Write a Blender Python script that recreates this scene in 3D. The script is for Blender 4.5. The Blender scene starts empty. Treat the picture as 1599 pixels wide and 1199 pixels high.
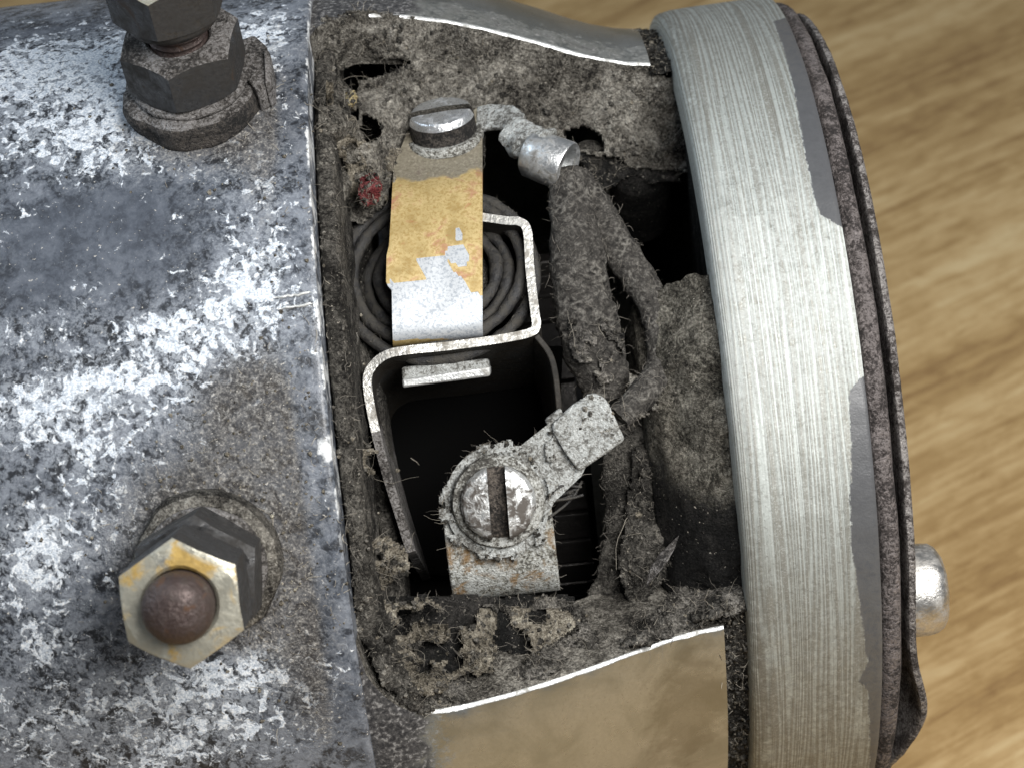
import bpy, bmesh, math, random
import numpy as np
from mathutils import Matrix, Vector

random.seed(7); RNG = np.random.default_rng(11)
CM = 0.01
scene = bpy.context.scene

# ------------------------------------------------------------------ camera, world, lamps, exposure
# dynamo frame (centimetres): x along the shaft, y up the picture, z out of the shell towards the viewer
R = 5.6                                   # radius of the body
F_PX, W_PX = 3000.0, 1599.0
YAW, ROLL = -0.0119, 0.1082
OFF = np.array([-0.279*R, 0.1335*R, 4.1211*R])
AX = np.array([math.cos(YAW)*math.cos(ROLL), -math.sin(ROLL)*math.cos(YAW), math.sin(YAW)])
NZ = -(np.array([0, 0, 1.0])-AX[2]*AX); NZ /= np.linalg.norm(NZ)
UP = np.cross(NZ, AX)
BAS = np.stack([AX, UP, NZ])              # rows: dynamo axes in camera coordinates (x right, y down, z forward)
CAM = BAS @ (-OFF)
ELEV = math.radians(42)                   # how far above the table top the viewer looks from
DYN = Matrix.Translation((0, 0, R*CM)) @ Matrix.Rotation(math.pi/2-ELEV, 4, 'X')

cam_d = bpy.data.cameras.new('camera'); cam = bpy.data.objects.new('camera', cam_d)
scene.collection.objects.link(cam); scene.camera = cam
cr = BAS @ np.array([1, 0, 0]); cu = BAS @ np.array([0, -1, 0]); cb = BAS @ np.array([0, 0, -1])
m = Matrix(((cr[0], cu[0], cb[0], CAM[0]*CM), (cr[1], cu[1], cb[1], CAM[1]*CM), (cr[2], cu[2], cb[2], CAM[2]*CM), (0, 0, 0, 1)))
cam.matrix_world = DYN @ m
cam_d.sensor_width = 36; cam_d.lens = F_PX/W_PX*36
cam_d.clip_start = 0.01; cam_d.clip_end = 20
cam_d.dof.use_dof = True; cam_d.dof.focus_distance = (CAM[2]-4.35)*CM; cam_d.dof.aperture_fstop = 50

world = bpy.data.worlds.new('World'); scene.world = world; world.use_nodes = True
wb = world.node_tree.nodes['Background']
wb.inputs[0].default_value = (0.80, 0.88, 1.0, 1); wb.inputs[1].default_value = 0.15

def lamp(name, loc, target, sx, sy, power, col):
    d = bpy.data.lights.new(name, 'AREA'); d.shape = 'RECTANGLE'; d.size = sx; d.size_y = sy
    d.energy = power; d.color = col
    o = bpy.data.objects.new(name, d); scene.collection.objects.link(o)
    o.location = loc
    o.rotation_euler = (Vector(target)-Vector(loc)).to_track_quat('-Z', 'Y').to_euler()
    return o
lamp('desk_lamp', (0.10, -0.125, 0.235), (0.085, -0.06, 0.0), 0.13, 0.11, 0.82, (1.0, 0.98, 0.95))
lamp('window_light', (-0.80, 0.22, 0.66), (0, 0, 0.06), 0.6, 0.7, 6.0, (0.74, 0.87, 1.0))
scene.view_settings.view_transform = 'Standard'; scene.view_settings.look = 'None'
scene.view_settings.exposure = 0.0; scene.view_settings.gamma = 1.0
scene.render.engine = 'CYCLES'
scene.cycles.max_bounces = 5; scene.cycles.diffuse_bounces = 3; scene.cycles.glossy_bounces = 3; scene.cycles.use_adaptive_sampling = True; scene.cycles.adaptive_threshold = 0.02

# ------------------------------------------------------------------ maths helpers
def ray(px, py): return BAS @ np.array([(px-800)/F_PX, (py-600)/F_PX, 1.0])
def at(px, py, z):
    d = ray(px, py); t = (z-CAM[2])/d[2]; return CAM+t*d
def on_cyl(px, py, r):
    d = ray(px, py); a = d[1]**2+d[2]**2; b = CAM[1]*d[1]+CAM[2]*d[2]; c = CAM[1]**2+CAM[2]**2-r*r
    q = max(b*b-a*c, 0); return CAM+(-b-math.sqrt(q))/a*d
def pol(x, r, deg):
    t = math.radians(deg); return np.array([x, r*math.sin(t), r*math.cos(t)])

def _h(i, j, k, s):
    v = (i*374761393+j*668265263+k*2147483647+s*974711).astype(np.int64)
    v = (v ^ (v >> 13))*1274126177; v = v ^ (v >> 16)
    return (v & 0xffff)/65535.0
def vnoise(p, s=0):
    p = np.asarray(p, float); f = np.floor(p); i = f.astype(np.int64); t = p-f; t = t*t*(3-2*t)
    r = 0
    for a in (0, 1):
        for b in (0, 1):
            for c in (0, 1):
                w = (t[:, 0] if a else 1-t[:, 0])*(t[:, 1] if b else 1-t[:, 1])*(t[:, 2] if c else 1-t[:, 2])
                r = r+w*_h(i[:, 0]+a, i[:, 1]+b, i[:, 2]+c, s)
    return r
def fbm(p, sc, o=4, s=0, g=0.5):
    p = np.asarray(p, float)*sc; a = 1; t = 0; r = 0
    for k in range(o):
        r = r+a*(vnoise(p+k*17.3, s+k)-0.5); t += a; a *= g; p = p*2.03
    return r/t

# ------------------------------------------------------------------ objects
dyn = bpy.data.objects.new('dynamo', None); scene.collection.objects.link(dyn)
dyn.matrix_world = DYN; dyn.empty_display_size = 0.02
dyn['label'] = 'old dusty dynamo with black painted body and open brush window lying on wood'
dyn['category'] = 'dynamo'

def mk(name, v, f, mats, parent=dyn, smooth=True, uv=None, col=None, mi=None, sharp=None, bevel=0, kind=None, label=None, segs=2):
    me = bpy.data.meshes.new(name)
    me.from_pydata([tuple(p) for p in (np.asarray(v, float)*CM)], [], [tuple(int(i) for i in q) for q in f])
    for mm in (mats if isinstance(mats, (list, tuple)) else [mats]): me.materials.append(mm)
    if mi is not None: me.polygons.foreach_set('material_index', np.asarray(mi, dtype=np.int32))
    if smooth:
        me.polygons.foreach_set('use_smooth', np.ones(len(me.polygons), dtype=bool))
    if uv is not None:
        l = me.uv_layers.new(name='UVMap'); li = np.empty(len(me.loops), dtype=np.int32); me.loops.foreach_get('vertex_index', li)
        l.data.foreach_set('uv', np.asarray(uv, float)[li].ravel())
    if col is not None:
        a = me.color_attributes.new('wear_and_light', 'FLOAT_COLOR', 'POINT')
        c = np.ones((len(v), 4)); c[:, :col.shape[1]] = col; a.data.foreach_set('color', c.ravel())
    me.update()
    if smooth and sharp: me.set_sharp_from_angle(angle=math.radians(sharp))
    o = bpy.data.objects.new(name, me); scene.collection.objects.link(o)
    if parent is not None: o.parent = parent
    if bevel:
        b = o.modifiers.new('b', 'BEVEL'); b.width = bevel*CM; b.segments = segs; b.limit_method = 'ANGLE'; b.angle_limit = math.radians(35)
        b.harden_normals = False
    if kind: o['kind'] = kind
    if label: o['label'] = label
    return o

def gridf(nu, nv, wrap_u=False, wrap_v=False):
    a = np.arange(nu if wrap_u else nu-1); b = np.arange(nv if wrap_v else nv-1)
    A, B = np.meshgrid(a, b, indexing='ij'); A1 = (A+1) % nu; B1 = (B+1) % nv
    return np.stack([A*nv+B, A1*nv+B, A1*nv+B1, A*nv+B1], -1).reshape(-1, 4)

def revolve(prof, t0, t1, nt):                       # prof: list of (x, r); returns grid along profile x angle
    prof = np.array(prof, float); th = np.radians(np.linspace(t0, t1, nt))
    X = np.repeat(prof[:, 0], nt); r = np.repeat(prof[:, 1], nt); T = np.tile(th, len(prof))
    v = np.stack([X, r*np.sin(T), r*np.cos(T)], 1)
    s = np.concatenate([[0], np.cumsum(np.hypot(*np.diff(prof, axis=0).T))])
    uv = np.stack([np.repeat(s, nt), T*np.median(prof[:, 1])], 1)
    return v, gridf(len(prof), nt)[:, ::-1], uv, X, T
def dense(prof, step):
    out = []
    for (a, b) in zip(prof[:-1], prof[1:]):
        n = max(1, int(math.hypot(b[0]-a[0], b[1]-a[1])/step))
        out += [(a[0]+(b[0]-a[0])*k/n, a[1]+(b[1]-a[1])*k/n) for k in range(n)]
    return out+[prof[-1]]

def frame(axis, hint=(1, 0, 0)):
    w = np.array(axis, float); w /= np.linalg.norm(w); a = np.array(hint, float); a -= w*np.dot(a, w); a /= np.linalg.norm(a)
    return a, np.cross(w, a), w
def lathe(prof, org, axis, n=32, hint=(1, 0, 0)):    # prof: list (r, h) from bottom outwards to top centre
    a, b, w = frame(axis, hint); th = np.linspace(0, 2*math.pi, n, endpoint=False); v = []; org = np.array(org, float)
    for r, h in prof:
        for t in th: v.append(org+w*h+(a*math.cos(t)+b*math.sin(t))*max(r, 1e-4))
    return np.array(v), gridf(len(prof), n, False, True)[:, ::-1]
def hexnut(org, axis, rc, h0, h1, rot, hole, n=10, cham=True, bot=True):
    a, b, w = frame(axis); org = np.array(org, float); v = []; rows = []
    N = 6*n; af = rc*math.cos(math.pi/6)
    ph = [2*math.pi*k/N for k in range(N)]
    def rho(p): q = (p % (math.pi/3))-math.pi/6; return af/math.cos(q)
    def ring(fn):
        for p in ph:
            r, h = fn(p); d = a*math.cos(p+rot)+b*math.sin(p+rot); v.append(org+w*h+d*r)
    r0 = af*0.985; k = 0.62
    ring(lambda p: (hole, h0)); ring(lambda p: (r0, h0))
    ring(lambda p: (rho(p), h0+(rho(p)-r0)*k if bot else h0))
    ring(lambda p: (rho(p), h1-(rho(p)-r0)*k))
    ring(lambda p: (r0, h1)); ring(lambda p: (hole+.03, h1)); ring(lambda p: (hole, h1-.03)); ring(lambda p: (hole, h0+.02))
    return np.array(v), gridf(8, N, False, True)[:, ::-1], np.repeat([0, 0, 1, 0, 0, 0, 0], N)
def tube(path, rad, n=12, noise=0.0, nsc=6.0, seed=0, flat=1.0, cap=True):
    P = np.array(path, float); rad = np.broadcast_to(np.asarray(rad, float), (len(P),)); v = []
    T = np.gradient(P, axis=0); T /= np.linalg.norm(T, axis=1)[:, None]
    up = np.array([0, 0, 1.0])
    for p, t, r in zip(P, T, rad):
        b = np.cross(t, up); l = np.linalg.norm(b); b = b/l if l > 1e-3 else np.array([1, 0, 0.]); c = np.cross(b, t)
        for k in range(n):
            q = 2*math.pi*k/n; v.append(p+r*(b*math.cos(q)+c*math.sin(q)*flat))
    v = np.array(v); f = gridf(len(P), n, False, True).tolist()
    if noise:
        c = np.repeat(P, n, axis=0); d = v-c; v = c+d*(1+noise*fbm(v, nsc, 4, seed)*2)[:, None]
    if cap: f += [list(range(n))[::-1], list(range((len(P)-1)*n, len(P)*n))]
    return v, f
def spline(pts, n):
    P = np.array(pts, float); t = np.arange(len(P)); P2 = np.vstack([2*P[0]-P[1], P, 2*P[-1]-P[-2]]); out = []
    for s in np.linspace(0, len(P)-1, n):
        i = min(int(s), len(P)-2); u = s-i; a, b, c, d = P2[i:i+4]
        out.append(0.5*((2*b)+(c-a)*u+(2*a-5*b+4*c-d)*u*u+(3*b-a-3*c+d)*u**3))
    return np.array(out)
def sheet(path, ext, th, nx=1):                      # bent sheet metal: centre line extruded along vector ext
    P = np.array(path, float); e = np.array(ext, float); T = np.gradient(P, axis=0)
    N = np.cross(T, e); N /= np.linalg.norm(N, axis=1)[:, None]
    v = []; n = len(P)
    for k in range(nx+1):
        for s in (1, -1): v += list(P+N*s*th/2+e*k/nx)
    f = []; L = 2*n
    loop = list(range(n))+list(range(2*n-1, n-1, -1))
    for k in range(nx):
        for i in range(len(loop)):
            a, b = loop[i], loop[(i+1) % len(loop)]; f.append([k*L+a, k*L+b, (k+1)*L+b, (k+1)*L+a])
    for k, rev in ((0, 0), (nx, 1)):
        for i in range(n-1):
            q = [k*L+i, k*L+i+1, k*L+n+i+1, k*L+n+i]; f.append(q if rev else q[::-1])
    return np.array(v), f
def slab(outline, d):                                # closed outline of 3D points extruded along vector d
    P = np.array(outline, float); n = len(P); v = np.vstack([P, P+np.array(d, float)])
    f = [list(range(n)), list(range(2*n-1, n-1, -1))]+[[i, n+i, n+(i+1) % n, (i+1) % n] for i in range(n)]
    return v, f
def fixn(o):
    bm = bmesh.new(); bm.from_mesh(o.data); bmesh.ops.recalc_face_normals(bm, faces=bm.faces); bm.to_mesh(o.data); bm.free(); return o
def join(*parts):
    V = []; Fc = []; o = 0
    for v, f in parts: V.append(np.asarray(v, float)); Fc += [[int(i)+o for i in q] for q in f]; o += len(v)
    return np.vstack(V), Fc
def inpoly(x, y, poly):
    c = np.zeros(x.shape, bool); n = len(poly)
    for i in range(n):
        x1, y1 = poly[i]; x2, y2 = poly[(i+1) % n]
        if y1 == y2: continue
        k = ((y1 > y) != (y2 > y)) & (x < (x2-x1)*(y-y1)/(y2-y1)+x1); c ^= k
    return c

# ------------------------------------------------------------------ materials
class NT:
    def __init__(s, name):
        s.m = bpy.data.materials.new(name); s.m.use_nodes = True; s.t = s.m.node_tree; s.n = s.t.nodes
        s.p = s.n['Principled BSDF']; tc = s.n.new('ShaderNodeTexCoord')
        mp = s.n.new('ShaderNodeMapping'); mp.inputs['Scale'].default_value = (100, 100, 100); s.t.links.new(tc.outputs['Object'], mp.inputs[0])
        s.v = mp.outputs[0]; s.tc = tc
    def l(s, a, b):
        if isinstance(a, (int, float)): b.default_value = a
        elif isinstance(a, tuple): b.default_value = a if len(a) == 4 or b.type == 'VECTOR' else (*a, 1)
        else: s.t.links.new(a, b)
    def noise(s, sc, det=5, ro=0.6, dist=0.0, vec=None, col=False):
        n = s.n.new('ShaderNodeTexNoise'); n.inputs['Scale'].default_value = sc; n.inputs['Detail'].default_value = det
        n.inputs['Roughness'].default_value = ro; n.inputs['Distortion'].default_value = dist; s.l(vec or s.v, n.inputs['Vector'])
        return n.outputs['Color' if col else 'Fac']
    def vor(s, sc, feat='F1', vec=None, out='Distance', rnd=1.0):
        n = s.n.new('ShaderNodeTexVoronoi'); n.feature = feat; n.inputs['Scale'].default_value = sc; n.inputs['Randomness'].default_value = rnd
        s.l(vec or s.v, n.inputs['Vector']); return n.outputs[out]
    def mapv(s, vec, sc=(1, 1, 1), rot=(0, 0, 0)):
        n = s.n.new('ShaderNodeMapping'); n.inputs['Scale'].default_value = sc; n.inputs['Rotation'].default_value = rot; s.l(vec, n.inputs[0]); return n.outputs[0]
    def uv(s):
        n = s.n.new('ShaderNodeUVMap'); n.uv_map = 'UVMap'; return n.outputs[0]
    def attr(s, name='wear_and_light'):
        n = s.n.new('ShaderNodeVertexColor'); n.layer_name = name; k = s.n.new('ShaderNodeSeparateColor'); s.l(n.outputs[0], k.inputs[0])
        return k.outputs[0], k.outputs[1], k.outputs[2]
    def xyz(s, v):
        k = s.n.new('ShaderNodeSeparateXYZ'); s.l(v, k.inputs[0]); return k.outputs
    def ma(s, op, a, b=0.0, clamp=False):
        n = s.n.new('ShaderNodeMath'); n.operation = op; n.use_clamp = clamp; s.l(a, n.inputs[0]); s.l(b, n.inputs[1]); return n.outputs[0]
    def ss(s, x, lo, hi):                            # smooth step
        n = s.n.new('ShaderNodeMapRange'); n.interpolation_type = 'SMOOTHSTEP'; s.l(x, n.inputs[0]); s.l(lo, n.inputs[1]); s.l(hi, n.inputs[2]); return n.outputs[0]
    def mix(s, f, a, b, mode='MIX'):
        n = s.n.new('ShaderNodeMix'); n.data_type = 'RGBA'; n.blend_type = mode; s.l(f, n.inputs[0]); s.l(a, n.inputs[6]); s.l(b, n.inputs[7]); return n.outputs[2]
    def fmix(s, f, a, b):
        n = s.n.new('ShaderNodeMix'); s.l(f, n.inputs[0]); s.l(a, n.inputs[2]); s.l(b, n.inputs[3]); return n.outputs[0]
    def ramp(s, f, stops):
        n = s.n.new('ShaderNodeValToRGB'); e = n.color_ramp.elements
        while len(e) < len(stops): e.new(0.5)
        for k, (p, c) in zip(e, stops): k.position = p; k.color = (*c, 1)
        s.l(f, n.inputs[0]); return n.outputs[0]
    def bump(s, h, st=0.5, d=0.02):
        n = s.n.new('ShaderNodeBump'); n.inputs['Strength'].default_value = st; n.inputs['Distance'].default_value = d*CM; s.l(h, n.inputs['Height'])
        s.l(n.outputs[0], s.p.inputs['Normal'])
    def out(s, col, rough=0.5, metal=0.0, spec=0.5):
        s.l(col, s.p.inputs['Base Color']); s.l(rough, s.p.inputs['Roughness']); s.l(metal, s.p.inputs['Metallic']); s.p.inputs['Specular IOR Level'].default_value = spec
        return s.m

def m_body():
    t = NT('black_paint_with_oxide'); ox, du, sm = t.attr(); X = t.xyz(t.v)[0]
    na = t.noise(5.0, 5, 0.62, 0.5); nb = t.noise(17, 5, 0.66, 0.7, t.mapv(t.v, (1, 1, 1), (0.5, 0.4, 1.1))); nc = t.noise(46, 3, 0.6, 0.3); nd = t.noise(1.3, 4, 0.6, 0.5); nf = t.noise(7.0, 4, 0.60, 0.9, t.mapv(t.v, (1, 1, 1), (1.3, 0.2, 0.6)))
    kb = t.ma('ADD', 0.5, t.ma('ADD', t.ma('MULTIPLY', t.ma('SUBTRACT', na, 0.5), 2.0), t.ma('MULTIPLY', t.ma('SUBTRACT', nd, 0.5), 1.4)))
    c = t.ramp(kb, [(0.15, (0.016, 0.018, 0.022)), (0.45, (0.070, 0.080, 0.098)), (0.75, (0.175, 0.192, 0.222))])
    c = t.mix(t.ma('MULTIPLY', sm, 0.7), c, (0.075, 0.086, 0.108))
    g1 = t.ss(t.ma('ADD', t.ma('MULTIPLY', nb, 0.6), t.ma('ADD', t.ma('MULTIPLY', nc, 0.4), t.ma('MULTIPLY', ox, 0.08))), 0.46, 0.62)
    c = t.mix(t.ma('MULTIPLY', g1, t.ma('MULTIPLY', t.ma('SUBTRACT', 0.72, t.ma('MULTIPLY', sm, 0.6)), t.ma('ADD', 0.45, ox))), c, (0.36, 0.39, 0.43))
    b1 = t.ss(t.ma('ADD', t.ma('MULTIPLY', nb, 0.5), t.ma('MULTIPLY', na, 0.5)), 0.485, 0.405)
    c = t.mix(t.ma('MULTIPLY', b1, t.ma('SUBTRACT', 0.85, t.ma('MULTIPLY', sm, 0.65))), c, (0.014, 0.015, 0.018))
    k = t.ma('SUBTRACT', t.ma('ADD', t.ma('MULTIPLY', nf, 0.66), t.ma('ADD', t.ma('MULTIPLY', nb, 0.22), t.ma('MULTIPLY', na, 0.12))), t.ma('SUBTRACT', 0.618, t.ma('MULTIPLY', ox, 0.185)))
    f = t.ss(k, -0.012, 0.036)
    c = t.mix(f, c, t.ramp(t.ma('ADD', t.ma('MULTIPLY', nc, 0.6), t.ma('MULTIPLY', nb, 0.4)), [(0.38, (0.28, 0.32, 0.38)), (0.50, (0.56, 0.61, 0.67)), (0.60, (0.80, 0.82, 0.83))]))
    # brown grime
    g = t.ss(t.ma('ADD', t.ma('MULTIPLY', du, 0.75), t.ma('ADD', t.ma('MULTIPLY', na, 0.55), t.ma('MULTIPLY', nb, 0.35))), 0.62, 1.0)
    gc = t.ramp(t.ma('ADD', t.ma('MULTIPLY', nb, 0.5), t.ma('MULTIPLY', nc, 0.5)), [(0.40, (0.016, 0.014, 0.013)), (0.49, (0.065, 0.057, 0.049)), (0.57, (0.16, 0.147, 0.127)), (0.66, (0.42, 0.39, 0.34))])
    c = t.mix(t.ma('MULTIPLY', g, 0.72), c, gc)
    # chipped bare edge beside the window
    q = t.noise(1.5, 6, 0.6, 0.5); ch = t.ma('MULTIPLY', t.ma('MAXIMUM', t.ma('SUBTRACT', q, 0.56), 0.0), 1.5)
    e = t.ma('MULTIPLY', t.ss(t.ma('ADD', t.ma('ADD', X, ch), t.ma('MULTIPLY', t.ma('SUBTRACT', nb, 0.5), 0.05)), -0.022, -0.010), t.ma('MULTIPLY', t.ss(t.noise(3.1, 4, 0.6), 0.47, 0.56), t.ss(t.xyz(t.v)[1], -1.0, -0.2)))
    c = t.mix(e, c, t.ramp(nb, [(0.35, (0.30, 0.31, 0.32)), (0.58, (0.72, 0.74, 0.75))]))
    sp = t.ss(t.noise(30, 2, 0.5), 0.70, 0.735)
    c = t.mix(t.ma('MULTIPLY', sp, 0.7), c, (0.62, 0.59, 0.53))
    h = t.ma('ADD', t.ma('MULTIPLY', f, 0.3), t.ma('ADD', t.ma('MULTIPLY', nb, 0.35), t.ma('MULTIPLY', g, t.ma('MULTIPLY', nc, 0.9))))
    t.bump(h, 0.5, 0.035)
    ro = t.fmix(t.ma('MAXIMUM', f, g), t.fmix(nb, 0.26, 0.46), 0.85)
    return t.out(c, ro, 0, 0.55)

def m_dust(name, a, b, c, sc=18, bs=1.0, speck=(0.50, 0.46, 0.39), attr=None):
    t = NT(name); n1 = t.noise(sc*0.8, 5, 0.72, 0.9); n2 = t.noise(sc*2.2, 3, 0.7, 0.6); n3 = t.noise(2.4, 4, 0.6, 0.5)
    k = t.ma('ADD', t.ma('MULTIPLY', n1, 0.52), t.ma('MULTIPLY', n2, 0.48))
    k = t.ma('ADD', k, t.ma('MULTIPLY', t.ma('SUBTRACT', n3, 0.5), 0.55))
    col = t.ramp(k, [(0.37, a), (0.48, b), (0.58, c), (0.67, tuple(min(0.75, x*1.8) for x in c))])
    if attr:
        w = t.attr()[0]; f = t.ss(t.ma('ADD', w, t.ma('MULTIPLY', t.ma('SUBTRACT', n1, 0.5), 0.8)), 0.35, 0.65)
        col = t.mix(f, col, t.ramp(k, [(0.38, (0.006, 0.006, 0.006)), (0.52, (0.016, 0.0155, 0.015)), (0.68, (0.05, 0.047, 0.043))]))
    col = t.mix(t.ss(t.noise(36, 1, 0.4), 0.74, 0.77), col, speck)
    t.bump(t.ma('ADD', n1, t.ma('MULTIPLY', n2, 0.9)), bs, 0.085)
    return t.out(col, 0.95, 0, 0.15)

def m_dustymetal(name, dark=(0.05, 0.047, 0.042), mid=(0.19, 0.185, 0.165), lite=(0.50, 0.51, 0.49), stain=None, sc=17, bias=0.0):
    t = NT(name); n1 = t.noise(sc*0.8, 5, 0.72, 0.9); n2 = t.noise(sc*2.2, 3, 0.68, 0.5); n3 = t.noise(2.6, 4, 0.6, 0.5)
    k = t.ma('ADD', t.ma('ADD', t.ma('MULTIPLY', n1, 0.52), t.ma('MULTIPLY', n2, 0.48)), t.ma('ADD', bias, t.ma('MULTIPLY', t.ma('SUBTRACT', n3, 0.5), 0.40)))
    c = t.ramp(k, [(0.41, dark), (0.49, mid), (0.56, lite), (0.66, tuple(min(0.85, x*1.5) for x in lite))])
    if stain:
        q = t.ss(t.noise(3.0, 6, 0.65, 0.6, t.mapv(t.v, (1, 1, 1), (1, 2, .4))), 0.50, 0.64); c = t.mix(t.ma('MULTIPLY', q, 0.75), c, t.mix(n2, stain, tuple(x*0.4 for x in stain)))
    mt = t.ma('MULTIPLY', t.ss(k, 0.50, 0.62), 0.5); t.bump(t.ma('ADD', n1, t.ma('MULTIPLY', n2, 0.9)), 0.7, 0.05)
    return t.out(c, t.fmix(t.ss(k, 0.48, 0.62), 0.9, 0.42), mt, 0.4)

def m_metal(name, base, dark, rough=(0.25, 0.5), metal=0.9, sc=10, dirt=0.45, dirtc=(0.07, 0.06, 0.05), bs=0.25, stretch=None, rust=None, rustamt=0.6, soft=0.12):
    t = NT(name); v = t.mapv(t.v, stretch) if stretch else t.v
    n1 = t.noise(sc, 5, 0.65, 0.5, v); n2 = t.noise(sc*4, 3, 0.6, 0.2, v); n3 = t.noise(sc*0.35, 4, 0.6, 0.4)
    c = t.mix(n2, dark, base); d = t.ss(t.ma('ADD', t.ma('MULTIPLY', n1, 0.6), t.ma('MULTIPLY', n3, 0.4)), 1-dirt-soft, 1-dirt+soft)
    c = t.mix(d, c, dirtc); mt = t.fmix(d, metal, 0.0); ro = t.fmix(d, t.fmix(n2, rough[0], rough[1]), 0.85)
    if rust:
        q = t.ss(t.noise(sc*0.5, 6, 0.65, 0.7, t.mapv(t.v, (1, 1, 1), (1, 2, .4))), rustamt-0.06, rustamt+0.07)
        c = t.mix(q, c, t.mix(n2, rust, tuple(k*0.35 for k in rust))); mt = t.fmix(q, mt, 0.15); ro = t.fmix(q, ro, 0.75)
    t.bump(t.ma('ADD', t.ma('MULTIPLY', d, 0.6), n2), bs, 0.02)
    return t.out(c, ro, mt)

def m_rim():
    t = NT('turned_aluminium'); u = t.uv(); ux = t.xyz(t.v)[0]; pa, gr, hilite = t.attr()
    l0 = t.noise(1.0, 3, 0.5, 0.0, t.mapv(u, (3.0, 0.12, 1))); l1 = t.ma('ADD', 0.5, t.ma('MULTIPLY', t.ma('SINE', t.ma('ADD', t.ma('MULTIPLY', t.xyz(u)[0], 118.0), t.ma('MULTIPLY', l0, 60.0))), t.ma('MULTIPLY', t.noise(1.0, 3, 0.6, 0, t.mapv(u, (14, 0.35, 1))), 0.26))); l2 = t.noise(1.0, 3, 0.7, 0.0, t.mapv(u, (80, 0.10, 1)))
    l3 = t.noise(1.0, 2, 0.5, 0.0, t.mapv(u, (15, 0.05, 1)))
    n1 = t.noise(14, 7, 0.68, 0.6); n2 = t.noise(3, 5, 0.6, 0.4); n4 = t.noise(45, 4, 0.6, 0.4)
    ln = t.ss(t.ma('ADD', t.ma('MULTIPLY', l1, 0.55), t.ma('MULTIPLY', l2, 0.45)), 0.42, 0.58)
    c = t.mix(ln, (0.25, 0.248, 0.22), (0.42, 0.447, 0.425))
    c = t.mix(t.ma('MULTIPLY', t.ss(n4, 0.48, 0.66), 0.45), c, (0.58, 0.61, 0.59)); c = t.mix(t.ma('MULTIPLY', t.ss(t.noise(22, 4, 0.7, 0.6), 0.56, 0.64), 0.45), c, (0.16, 0.155, 0.135))
    c = t.mix(t.ma('MULTIPLY', t.ss(l3, 0.60, 0.68), 0.4), c, (0.17, 0.155, 0.125))
    # lamp highlight across the front of the rim, put into the colour
    w = t.ma('MULTIPLY', hilite, t.ss(t.ma('ADD', n1, t.ma('MULTIPLY', n2, 0.4)), 0.55, 0.80))
    c = t.mix(t.ma('MULTIPLY', w, 0.40), c, (0.60, 0.63, 0.625))
    br = t.ss(t.ma('ADD', t.ma('MULTIPLY', n1, 0.5), t.ma('MULTIPLY', n2, 0.5)), 0.60, 0.68)
    c = t.mix(t.ma('MULTIPLY', br, 0.35), c, (0.17, 0.14, 0.095))
    # remains of grey paint along the right edge
    p = t.ss(t.ma('ADD', pa, t.ma('ADD', t.ma('MULTIPLY', t.ma('SUBTRACT', n1, 0.5), 0.18), t.ma('MULTIPLY', t.ma('SUBTRACT', l2, 0.5), 0.12))), 0.48, 0.52)
    c = t.mix(p, c, t.mix(n1, (0.050, 0.051, 0.054), (0.085, 0.087, 0.092)))
    g = t.ma('MULTIPLY', gr, t.ss(t.ma('ADD', n1, t.ma('MULTIPLY', n4, 0.4)), 0.52, 0.78))
    c = t.mix(t.ma('MULTIPLY', g, 0.6), c, (0.11, 0.10, 0.08))
    t.bump(t.ma('ADD', t.ma('MULTIPLY', ln, t.ma('SUBTRACT', 0.7, t.ma('MULTIPLY', p, 0.7))), t.ma('MULTIPLY', n4, 0.35)), 0.45, 0.022)
    return t.out(c, t.fmix(p, t.fmix(w, 0.52, 0.75), 0.40), t.ma('MULTIPLY', t.ma('SUBTRACT', 1.0, p), t.fmix(w, 0.5, 0.1)))

def m_bracket():
    t = NT('cast_aluminium'); gr, di, _ = t.attr(); n1 = t.noise(5, 7, 0.62, 0.5); n2 = t.noise(22, 5, 0.6, 0.4); n3 = t.noise(1.4, 5, 0.55, 0.6)
    c = t.mix(n2, (0.36, 0.365, 0.345), (0.50, 0.51, 0.485)); c = t.mix(t.ma('MULTIPLY', t.ss(t.noise(40, 3, 0.6, 0.4), 0.62, 0.68), 0.35), c, (0.18, 0.16, 0.125)); c = t.mix(t.ss(n3, 0.40, 0.62), c, (0.34, 0.345, 0.315))
    st = t.ss(t.ma('ADD', t.ma('MULTIPLY', n1, 0.6), t.ma('MULTIPLY', gr, 0.55)), 0.55, 0.78); c = t.mix(t.ma('MULTIPLY', st, 0.4), c, (0.15, 0.125, 0.08))
    d = t.ss(t.ma('ADD', t.ma('MULTIPLY', n1, 0.5), t.ma('ADD', t.ma('MULTIPLY', n2, 0.3), t.ma('MULTIPLY', di, 0.8))), 0.72, 0.95)
    c = t.mix(d, c, t.ramp(n2, [(0.38, (0.016, 0.016, 0.018)), (0.55, (0.070, 0.068, 0.068)), (0.66, (0.25, 0.245, 0.24))]))
    t.bump(t.ma('ADD', t.ma('MULTIPLY', n2, 0.5), d), 0.2, 0.025)
    return t.out(c, t.fmix(d, t.fmix(n1, 0.22, 0.36), 0.85), t.fmix(d, 0.85, 0.0))

def m_fibre(name, c): t = NT(name); return t.out(t.mix(t.noise(6, 2), c, tuple(k*0.45 for k in c)), 0.8, 0, 0.3)

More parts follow.
